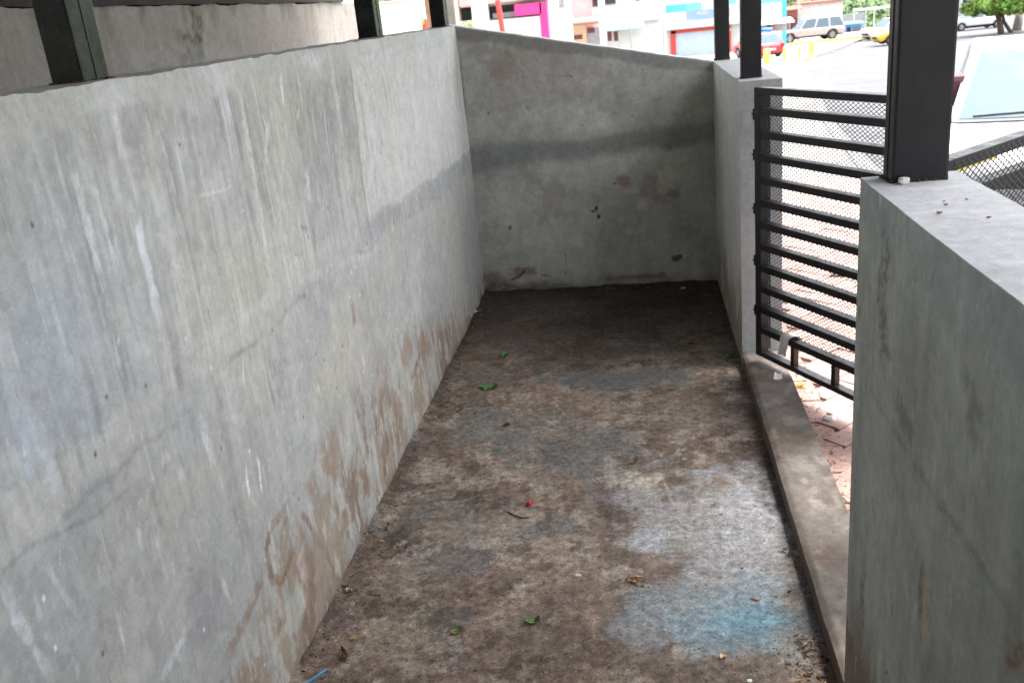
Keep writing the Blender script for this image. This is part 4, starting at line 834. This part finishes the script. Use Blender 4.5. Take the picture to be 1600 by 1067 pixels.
# motorcycle hidden behind the large post, only its tail shows
q = at_y(1484, 143, 10.5); gz = road_z(10.5); mc = empty('motorcycle', (q.x - .17, 10.5, gz), 'parked motorcycle with a maroon tail box just right of the large post', 'motorcycle', None, R(80))
MAR = M('maroon plastic', (.06, .012, .018), .35, 0, .1, 3)
for x in (-.6, .62):
    t = MB()
    for k in range(20):
        a0, a1 = k / 20 * 6.2832, (k + 1) / 20 * 6.2832; t.bar((x + .25 * math.cos(a0), 0, .3 + .25 * math.sin(a0)), (x + .25 * math.cos(a1), 0, .3 + .25 * math.sin(a1)), .09, .1, (0, 1, 0))
    w = t.build('wheel', TYRE, mc, True); MB().tube((x, -.04, .3), (x, .04, .3), .2, .2, 16).build('rim', RIM, w, True)
MB().add([(-.65, -.12, .65), (.35, -.14, .6), (.35, .14, .6), (-.65, .12, .65), (-.7, -.1, .8), (.4, -.1, .85), (.4, .1, .85), (-.7, .1, .8)], [(0, 3, 2, 1), (4, 5, 6, 7), (0, 1, 5, 4), (1, 2, 6, 5), (2, 3, 7, 6), (3, 0, 4, 7)]).build('body', TYRE, mc, True, .04)
MB().box((-.45, -.13, .3), (.3, .13, .62)).build('engine', RIM, mc, True, .04); MB().box((-.85, -.22, .95), (-.45, .22, 1.24)).build('tail_box', MAR, mc, True, .05); MB().bar((.62, 0, .3), (.42, 0, 1.0), .07).build('fork', RIM, mc, True); MB().bar((.42, -.22, 1.02), (.42, .22, 1.02), .035).build('handlebar', TYRE, mc, True)
MB().box((-.87, -.2, .88), (-.84, .2, .93)).build('tail_light', M('tail lamp', (.45, .02, .02)), mc, True)

# bollards
for k, (px, pyt, pyb, y, r, lab) in enumerate([(1198, 91, 108, 47, .16, 'squat yellow bollard below the red car'), (1226, 85, 107, 49, .09, 'slim yellow bollard second from the post above the hinges'), (1249, 75, 97, 53.5, .07, 'thin faded yellow bollard in front of the pickup bonnet'), (1268, 66, 86, 57, .15, 'stout bright yellow bollard in front of the pickup door')]):
    p = at_y(px, pyb, y); t = at_y(px, pyt, y).z; g = base_z(y); p.z = g
    if t - g < .5: t = g + .7
    mb = MB().tube((p.x, y, g - .1), (p.x, y, t - .05), r, r, 16).tube((p.x, y, t - .05), (p.x, y, t), r, r * .6, 16)
    one('bollard', mb, YELLOW, lab, 'bollard', (p.x, y, g), 'yellow bollards along the pavement', smooth=False)
# yellow edged island below the pickup
pa, pb_ = at_z(1228, 77, base_z(76)), at_z(1326, 68, base_z(78))
o = MB().bar((11.2, 76.5, base_z(76.5) + .05), (18.0, 77.5, base_z(77.5) + .05), .3, .2).build('yellow_kerb', YELLOW); o['kind'] = 'structure'

# ------------------------------------------------------------------ trees and far greenery
def tree(name, x, y, gz, label, trunks, crown, n, size, mat, seed, bark=None):
    rg = np.random.default_rng(seed); root = empty(name, (x, y, gz), label, 'tree')
    tb = MB()
    for pts in trunks:
        for (p, r0), (q, r1) in zip(pts[:-1], pts[1:]): tb.tube(p, q, r0, r1, 9)
    tb.build('trunk', bark or M('bark', (.10, .075, .06), .95, 0, .3, 8, .01, 30), root, False, 0, True)
    leaf_mass('crown', crown, n, size, mat, rg).build('crown', mat, root)
    return root
FOL = M('street tree leaf', (.12, .24, .035), .55, 0, .45, 1.6, alt=(.24, .33, .05), altscale=1.2, altlo=.45, althi=.62); FOL2 = M('hillside leaf', (.06, .11, .035), .7, 0, .45, .5, alt=(.12, .17, .05), altscale=.4)
y = 66.7; p = at_y(1565, 55, y); gz = road_z(y); q = lambda px, py, yy=y: tuple(at_y(px, py, yy))
cl = [];
rg = np.random.default_rng(2)
for i in range(30): cl.append((q(rg.uniform(1515, 1650), rg.uniform(-75, 10), y + rg.uniform(-1.8, 1.8)), (.85, .8, .6)))
for i in range(12): cl.append((q(1512 + i * 8, 14 + 4 * math.sin(i * 1.7) - i * .4, y + rg.uniform(-1.2, 1.2)), (.5, .6, .35)))
tree('street_tree', p.x, y, gz, 'round clipped street tree behind the white hatchback', [[((p.x, y, gz - .1), .22), (q(1561, 30), .16), (q(1552, 10), .10), (q(1540, -30), .05)], [(q(1561, 30), .12), (q(1575, 5), .08), (q(1595, -30), .04)], [((p.x + .75, y + .3, gz - .1), .13), (q(1569, 35, y + .3), .10), (q(1565, 10, y + .3), .07)]], cl, 15000, .17, FOL, 5)
pp = at_y(1588, 50, 69); one('tree_trunk', MB().tube((pp.x, 69, road_z(69) - .1), (pp.x + .15, 69, at_y(1588, 14, 69).z), .30, .24, 14), M('grey bark', (.22, .20, .18), .95, 0, .25, 5, .02, 12), 'thick grey trunk to the right of the clipped tree', 'trunk', (pp.x, 69, road_z(69)), smooth=True)
pp = at_y(1499, 35, 90); one('utility_pole', MB().tube((pp.x, 90, road_z(90) - .1), (pp.x, 90, 7), .16, .14, 12), M('whitewashed concrete', (.66, .68, .72)), 'pale pole beyond the far white car', 'pole', (pp.x, 90, road_z(90)), 'poles along the street', smooth=True)
# wooded hillside closing the view
rg = np.random.default_rng(9); rows = []; hx = np.linspace(-160, 220, 60)
def hill_z(x, y): t = max(0, y - 104) / 90; return -3.9 + 26 * (t * t * (3 - 2 * t) if t < 1 else 1) + 2.5 * (float(fbm(x * .03, y * .03, 120)) - .5) * min(1, t * 4)
hs = [104, 108, 113, 120, 130, 145, 165, 190, 220]
sheet('hillside', [(yy, [(x, hill_z(x, yy)) for x in hx]) for yy in hs], M('hillside undergrowth', (.05, .08, .025), .95, 0, .4, .3))
cl = []
for i in range(420):
    x, yy = rg.uniform(-30, 75), 105 + 60 * rg.random() ** 1.6; s = rg.uniform(1.0, 2.4); cl.append(((x, yy, hill_z(x, yy) + s * .5), (s, s, s * rg.uniform(.6, 1.0))))
o = leaf_mass('woodland', cl, 30000, .34, FOL2, rg).build('woodland', FOL2); tag(o, 'green wooded hillside behind the sheds', 'woodland', kind='stuff')
# low grass verge below the street tree
p = at_y(1590, 40, 64)

# ------------------------------------------------------------------ litter on the floor
def fl(px, py, z=0): p = at_z(px, py, z); return p
def floor_h(x, y):
    i = int(np.clip((x - (XL - .02)) / .0045, 0, relF.shape[1] - 1)); j = int(np.searchsorted(FLOOR_VS, y)); return float(relF[min(j, relF.shape[0] - 1), i])
def leaf(px, py, L, Wd, ang, col, label, cat='leaf', curl=.2, z=None, name='fallen_leaf', lobes=0, matname=None):
    L, Wd = L * .85, Wd * .85
    p = fl(px, py) if z is None else at_z(px, py, z); zz = (floor_h(p.x, p.y) if z is None else z) + .003
    mb = MB(); N = 12; K = 4
    for i in range(N + 1):
        t = i / N; w = Wd / 2 * (math.sin(math.pi * min(1, t * .93 + .04)) ** .75) * (1 + (lobes * .35 * math.sin(t * 19) if lobes else 0))
        for k in range(-K, K + 1):
            s = k / K; xx = (t - .5) * L; yy = s * w + .08 * L * math.sin(t * 2.2)
            hz = curl * Wd * (abs(s) ** 1.6) * (.5 + .5 * math.sin(t * 5 + px)) + curl * L * .12 * math.sin(t * 4 + py) ** 2 + .001 * math.sin(s * 9 + t * 20)
            mb.v.append((xx, yy, hz))
    n = 2 * K + 1
    for i in range(N):
        for k in range(n - 1): mb.f.append((i * n + k, i * n + k + 1, (i + 1) * n + k + 1, (i + 1) * n + k))
    m = M(matname or 'leaf %d' % px, col, .6, 0, .3, 60, .0006, 150, alt=tuple(c * .5 for c in col), altscale=35, altlo=.52, althi=.68)
    root = empty(name, (p.x, p.y, zz), label, cat, 'leaves fallen on the floor' if z is None else None, ang)
    mb.build('blade', m, root, True, 0, True)
    v = MB().tube((-L * .62, -.0, .002), (-L * .45, .0, .002), .0010, .0012, 5)
    for i in range(10): a, b = i / 10, (i + 1) / 10; v.tube(*[((t - .5) * L, .08 * L * math.sin(t * 2.2), curl * L * .12 * math.sin(t * 4 + py) ** 2 + .0012) for t in (a, b)], .0009, .0008, 5)
    v.build('midrib', M('leaf midrib', (.22, .2, .1), .7), root, True)
    return root
G1, G2, BR, TAN, OR = (.05, .19, .045), (.13, .26, .05), (.13, .045, .03), (.50, .33, .16), (.42, .20, .07)
for a in [(763, 607, .105, .055, -.2, G1, 'largest green leaf, lying near the left wall', 'leaf', .35, None, 'fallen_leaf', 1), (791, 557, .07, .032, 1.0, G1, 'folded green leaf on the dark far half of the floor', 'leaf', .7), (1142, 557, .10, .03, .75, G2, 'slender green leaf against the foot of the short wall', 'leaf', .6),
          (832, 974, .052, .024, .1, G2, 'curled green leaf near the bottom centre of the floor', 'leaf', .8), (713, 987, .036, .030, .4, (.16, .24, .06), 'round pale green leaf near the bottom of the floor', 'leaf', .4), (790, 667, .045, .02, -.1, BR, 'dark red brown leaf in the middle of the grey patch', 'leaf', .6),
          (536, 1026, .06, .026, -1.05, (.12, .04, .025), 'pointed dark brown leaf beside the blue straw', 'leaf', .7), (600, 825, .038, .018, .15, TAN, 'tan flake, uppermost of those along the left wall', 'leaf', .4), (597, 846, .016, .011, .6, TAN, 'tiny tan flake just below the uppermost tan flake', 'leaf', .4),
          (551, 903, .032, .018, .2, (.52, .30, .14), 'orange tan flake against the left wall in the lower part', 'leaf', .6), (547, 925, .024, .018, .9, (.55, .38, .22), 'chunky tan flake just below the orange tan flake', 'leaf', .8), (553, 998, .026, .014, .3, TAN, 'narrow tan flake above the pointed brown leaf', 'leaf', .3),
          (990, 723, .05, .022, .5, (.20, .11, .05), 'crumpled brown leaf above the pale floor patch', 'leaf', .9), (715, 643, .028, .02, .3, OR, 'orange flake below the largest green leaf', 'leaf', .5), (714, 657, .024, .016, .8, (.42, .27, .12), 'yellowish flake just under the orange flake', 'leaf', .5), (778, 571, .09, .02, .25, (.2, .08, .04), 'long reddish leaf below the folded green leaf', 'leaf', .4),
          (1080, 538, .06, .02, .3, (.25, .10, .04), 'reddish brown leaf on the dark floor near the short wall', 'leaf', .4), (1131, 1028, .026, .022, .8, (.55, .36, .2), 'lumpy tan flake at the bottom right of the floor', 'leaf', .45), (799, 916, .012, .010, .2, G1, 'tiny green scrap in the lower middle of the floor', 'leaf', .4), (1115, 790, .014, .008, .2, G1, 'tiny dark green scrap on the wet patch', 'leaf', .4), (800, 405, .001, .001, 0, BR, 'x', 'leaf', 0)][:-1]:
    leaf(*a)
p = fl(827, 790); z = floor_h(p.x, p.y)
bm = bmesh.new(); bmesh.ops.create_icosphere(bm, subdivisions=3, radius=.0105)
for v in bm.verts: v.co.z *= .82; v.co += v.co.normalized() * .0008 * math.sin(v.co.x * 400) * (v.co.z > 0)
me = bpy.data.meshes.new('berry'); bm.to_mesh(me); bm.free()
for f in me.polygons: f.use_smooth = True
me.materials.append(M('red berry skin', (.55, .03, .03), .35, 0, .15, 60)); be = empty('berry', (p.x, p.y, z), 'bright red berry in the middle of the floor', 'berry'); o = bpy.data.objects.new('fruit', me); C.objects.link(o); o.parent = be; o.location.z = .009
MB().tube((0, 0, .017), (.003, .002, .024), .0012, .001, 6).build('stalk', BROWN, be, True)
def twig(name, pts, r, mat, label, cat):
    P = [Vector(at_z(a, b, 0)) for a, b in pts]; mb = MB()
    for v in P: v.z = floor_h(v.x, v.y) + r + .001
    for a, b in zip(P[:-1], P[1:]): mb.tube(a, b, r, r * .9, 8)
    return one(name, mb, mat, label, cat, P[0], smooth=True)
twig('twig', [(793, 801), (804, 806), (815, 810), (826, 811)], .0022, M('dark twig', (.05, .03, .025), .9), 'thin dark twig below the red berry', 'twig')
P0, P1 = fl(470, 1075), fl(511, 1048); zz = floor_h(P1.x, P1.y) + .004
st = one('drinking_straw', MB().tube((P0.x, P0.y, zz), (P1.x, P1.y, zz), .0032, .0032, 14, False).tube((P0.x, P0.y, zz), (P1.x, P1.y, zz), .0026, .0026, 14, False), M('blue plastic straw', (.06, .30, .50), .35, 0, .05, 30), 'light blue drinking straw at the foot of the left wall', 'straw', (P1.x, P1.y, zz - .004), smooth=True)
def scrap(px, py, z, size, col, label, name, cat, seed, h=.5):
    rg = np.random.default_rng(seed); p = at_z(px, py, z); zz = z if z else floor_h(p.x, p.y)
    bm = bmesh.new(); bmesh.ops.create_icosphere(bm, subdivisions=2, radius=size)
    for v in bm.verts: v.co = Vector((v.co.x * 1.2, v.co.y * .8, v.co.z * h)) * (1 + .5 * (rg.random() - .5))
    me = bpy.data.meshes.new(name); bm.to_mesh(me); bm.free(); me.materials.append(M(name + ' stuff %d' % seed, col, .8, 0, .15, 80, .0006, 200))
    o = bpy.data.objects.new(name, me); C.objects.link(o); o.location = (p.x, p.y, zz + size * h * .6); return tag(o, label, cat)
scrap(1182, 936, 0, .010, (.30, .24, .21), 'brown pebble on the blue stained floor', 'pebble', 'stone', 1); scrap(903, 900, 0, .008, (.62, .60, .57), 'pale chip left of the brown bark pile', 'chip', 'stone', 2); scrap(1036, 917, 0, .005, (.45, .16, .13), 'tiny pink chip right of the brown bark pile', 'chip', 'stone', 3); scrap(742, 492, 0, .014, (.62, .58, .55), 'pale pebble where the left wall meets the dark floor', 'pebble', 'stone', 4); scrap(1067, 452, 0, .012, (.5, .48, .46), 'small white pebble below the end wall', 'pebble', 'stone', 5)
scrap(1171, 1063, 0, .006, (.68, .68, .68), 'white chip at the bottom edge of the floor', 'chip', 'stone', 6)
# crumbs: one pile of bark and the scattered dirt nobody could count
def crumbs(name, pts, sizes, mats_cols, label):
    rg = np.random.default_rng(len(pts)); vs_, fs, cs = [], [], []
    for (x, y, z), s in zip(pts, sizes):
        k = len(vs_); c = mats_cols[rg.integers(len(mats_cols))]; q = rg.normal(size=(5, 3)) * s * np.array((1, .8, .5)); q[:, 2] = np.abs(q[:, 2])
        vs_ += [(x + a, y + b, z + h) for a, b, h in q]; fs += [(k, k + 1, k + 2), (k, k + 2, k + 3), (k, k + 3, k + 1), (k + 1, k + 3, k + 2), (k + 1, k + 2, k + 4)]; cs += [(*c, 1)] * 5
    me = bpy.data.meshes.new(name); me.from_pydata(vs_, [], fs); a = me.color_attributes.new('Col', 'FLOAT_COLOR', 'POINT'); a.data.foreach_set('color', np.array(cs, np.float32).ravel())
    m, n, b = nodes_of(name); at = n.nodes.new('ShaderNodeAttribute'); at.attribute_name = 'Col'; n.links.new(scale_col(n, at.outputs['Color'], remap(n, noise_node(n, 90), .75, 1.25)), b.inputs['Base Color']); b.inputs['Roughness'].default_value = .9
    me.materials.append(m); o = bpy.data.objects.new(name, me); C.objects.link(o); return tag(o, label, 'debris', kind='stuff')
rg = np.random.default_rng(77); pts, sz = [], []
p = fl(991, 908)
for i in range(150):
    a, r = rg.uniform(0, 6.28), abs(rg.normal(0, .022)); x, y = p.x + r * math.cos(a) * 1.1, p.y + r * math.sin(a) * .9; pts.append((x, y, floor_h(x, y) + max(0, .012 - r * .35) * rg.random())); sz.append(rg.uniform(.002, .005))
crumbs('bark_crumbs', pts, sz, [(.22, .11, .05), (.32, .18, .08), (.10, .06, .035), (.40, .26, .13)], 'pile of brown bark crumbs on the floor')
pts, sz = [], []
for i in range(5200):
    m = rg.random()
    if m < .30: x, y = XL + abs(rg.normal(0, .045)), rg.uniform(1.5, 5.2)
    elif m < .50: x, y = XR - abs(rg.normal(0, .06)), rg.uniform(1.6, 5.2)
    elif m < .56: x, y = rg.uniform(XL, XR), YB - abs(rg.normal(0, .06))
    elif m < .66: q = fl(1270 + rg.normal(0, 25), 1030 + rg.normal(0, 25)); x, y = q.x, q.y
    else: x, y = rg.uniform(XL, XR), rg.uniform(1.5, 5.2)
    if not (XL < x < XR and 1.5 < y < YB): continue
    pts.append((x, y, floor_h(x, y))); sz.append(.0009 + .0022 * rg.random() ** 3 + (.0035 if rg.random() < (.05 if m < .66 else .015) else 0))
crumbs('floor_grit', pts, sz, [(.05, .04, .035), (.04, .035, .03), (.12, .075, .045), (.10, .06, .04), (.03, .025, .02), (.22, .15, .09), (.05, .04, .03), (.35, .31, .27), (.03, .025, .022)], 'grit and crumbs scattered over the floor')
pts, sz = [], []
for i in range(500):
    y = rg.uniform(2.1, 4.0); x = .59 + abs(rg.normal(0, .05)); pts.append((x, y, .0)); sz.append(rg.uniform(.002, .006))
for i in range(160): x, y = rg.uniform(XR + .02, XR + .16), rg.uniform(1.85, 3.9); pts.append((x, y, .07)); sz.append(rg.uniform(.001, .003))
crumbs('yard_leaf_litter', pts, sz, [(.20, .09, .05), (.30, .15, .09), (.10, .06, .04), (.35, .25, .15)], 'dry leaf crumbs along the outer edge of the kerb')

# dry leaf flakes swept against the walls
rg = np.random.default_rng(31); vs_, fs, cs = [], [], []
PAL = [(.16, .075, .04), (.24, .12, .06), (.09, .05, .03), (.34, .22, .11), (.05, .035, .028), (.20, .13, .08)]
def flake(x, y, s):
    k = len(vs_); a = rg.uniform(0, 6.28); ca, sa = math.cos(a), math.sin(a); z = floor_h(x, y) + .001; c = PAL[rg.integers(len(PAL))]; up = rg.uniform(.1, .6) * s
    for i in range(5):
        t = i / 4 - .5; w = s * .32 * math.cos(t * 2.9) * rg.uniform(.7, 1.2)
        for q in (-1, 0, 1): lx, ly = t * 2 * s, q * w; vs_.append((x + lx * ca - ly * sa, y + lx * sa + ly * ca, z + up * (abs(q) * .6 + (2 * t) ** 2 * .5) + rg.uniform(0, .0006))); cs.append((*c, 1))
    for i in range(4):
        for j in range(2): fs.append((k + i * 3 + j, k + i * 3 + j + 1, k + i * 3 + j + 4, k + i * 3 + j + 3))
for i in range(420):
    m = rg.random()
    if m < .42: x, y = XL + .01 + abs(rg.normal(0, .04)), 1.6 + 3.6 * rg.random()
    elif m < .60: q = fl(1268 + rg.normal(0, 22), 1030 + rg.normal(0, 28)); x, y = q.x, q.y
    elif m < .72: x, y = XR - .01 - abs(rg.normal(0, .03)), rg.uniform(1.9, 5.1)
    elif m < .80: x, y = rg.uniform(XL, XR), YB - .02 - abs(rg.normal(0, .04))
    elif m < .90: q = fl(700 + rg.normal(0, 30), 600 + rg.normal(0, 45)); x, y = q.x, q.y
    else: x, y = rg.uniform(XL, XR), rg.uniform(1.6, 5.1)
    if XL + .004 < x < XR - .004 and 1.55 < y < YB - .01: flake(x, y, rg.uniform(.0025, .008) if rg.random() < .85 else rg.uniform(.008, .014))
me = bpy.data.meshes.new('dry_leaf_flakes'); me.from_pydata(vs_, [], fs); a = me.color_attributes.new('Col', 'FLOAT_COLOR', 'POINT'); a.data.foreach_set('color', np.array(cs, np.float32).ravel())
me.materials.append(bpy.data.materials['floor_grit']); o = bpy.data.objects.new('dry_leaf_flakes', me); C.objects.link(o); tag(o, 'dry brown leaf flakes swept against the walls and kerb', 'debris', kind='stuff')

# ------------------------------------------------------------------ bits by the gate
def rag(name, centre, pts, mat, label, cat):
    """crumpled sheet hung over an edge: rows of points lofted"""
    mb = MB(); n = len(pts[0])
    for r in pts: mb.v += [tuple(Vector(centre) + Vector(q)) for q in r]
    for i in range(len(pts) - 1):
        for j in range(n - 1): mb.f.append((i * n + j, i * n + j + 1, (i + 1) * n + j + 1, (i + 1) * n + j))
    o = one(name, mb, mat, label, cat, centre, smooth=True); md = o.modifiers.new('thick', 'SOLIDIFY'); md.thickness = .0015; o.modifiers.new('sub', 'SUBSURF').levels = 1; return o
gd = Vector((.485, -.875, 0)).normalized(); gn = Vector((gd.y, -gd.x, 0)) * -1
hang = Vector((.470, 3.815, 0)) + gd * .215; zt = 1.135 - 10 * .0915 + .017
PLASTIC = M('white plastic film', (.70, .69, .66), .4, 0, .12, 40, .002, 60)
inn = -Vector((-gd.y, gd.x, 0)); inn = inn if inn.dot(Vector((-1, 0, 0))) > 0 else -inn
rows = []
for i in range(13):
    t = (i - 6) / 6.0; r = []
    for j in range(7):
        s = (j - 3) / 3.0; wv = .022 * (1 + .5 * abs(t)) * s + .006 * math.sin(i * 2.1 + j)
        if abs(t) < .36: off = inn * (t * .062); z = .004 + .010 * math.cos(t * 4) + .004 * math.sin(j * 2)
        else: off = inn * (math.copysign(.024 + .008 * math.sin(j * 1.7 + i), t)); z = -(abs(t) - .36) * (.13 if t > 0 else .09)
        r.append(tuple(gd * (wv - (.03 * max(0, t))) + off + Vector((0, 0, z))))
    rows.append(r)
rag('plastic_bag_scrap', (hang.x, hang.y, zt), rows, PLASTIC, 'torn white plastic hanging over the lowest slat of the gate', 'plastic')
p = at_z(1216, 593, .068)
rag('paper_scrap', (p.x, p.y, .072), [[(.0 + .018 * a + .006 * b, .02 * b, .012 * abs(a) * (1 + b) + .004) for a in (-1, -.3, .4, 1)] for b in (-1, -.2, .5, 1.0)], M('white paper', (.78, .78, .76), .8, 0, .04, 30), 'folded white paper scrap on the kerb below the gate', 'paper')
p = at_z(1250, 604, .0); fw = empty('yellow_flower', (p.x, p.y, .0), 'small yellow flower lying on the bricks beside the kerb', 'flower')
for k in range(6):
    a = k * 1.047; mb = MB(); mb.add([(0, 0, .004), (.010 * math.cos(a - .4), .010 * math.sin(a - .4), .012), (.022 * math.cos(a), .022 * math.sin(a), .016), (.010 * math.cos(a + .4), .010 * math.sin(a + .4), .012), (.008 * math.cos(a), .008 * math.sin(a), .002)], [(0, 1, 2, 3), (0, 4, 1), (1, 4, 2), (2, 4, 3), (3, 4, 0)]); mb.build('petal', M('yellow petal', (.80, .55, .02), .6), fw, True)
MB().tube((0, 0, .002), (.015, -.03, .003), .002, .0015, 6).build('stalk', LEAFG, fw, True)
leaf(1312, 776, .09, .012, 2.0, (.10, .17, .12), 'thin green grass blade at the outer edge of the kerb', 'leaf', .3, .02, 'grass_blade')
scrap(1296, 655, .002, .022, (.72, .70, .66), 'pale stone on the bricks below the gate', 'pebble', 'stone', 8, .4); scrap(1318, 428, .002, .06, (.80, .80, .80), 'crumpled white plastic on the bricks beyond the gate', 'plastic_scrap', 'plastic', 9, .5)
for k, (px, py) in enumerate(((1475, 315), (1478, 320), (1468, 333), (1510, 312), (1545, 340))):
    scrap(px, py, ZR + .001, .0022 + .0008 * (k % 3), (.22, .12, .09), ('brown crumb nearest the foot of the large post on the wall top', 'tiny brown crumb just right of the nearest crumb on the wall top', 'brown crumb furthest from the post towards the wall edge', 'brown crumb near the outer edge of the wall top', 'brown crumb in the middle of the wall top')[k], 'crumb', 'debris', 20 + k, .5)
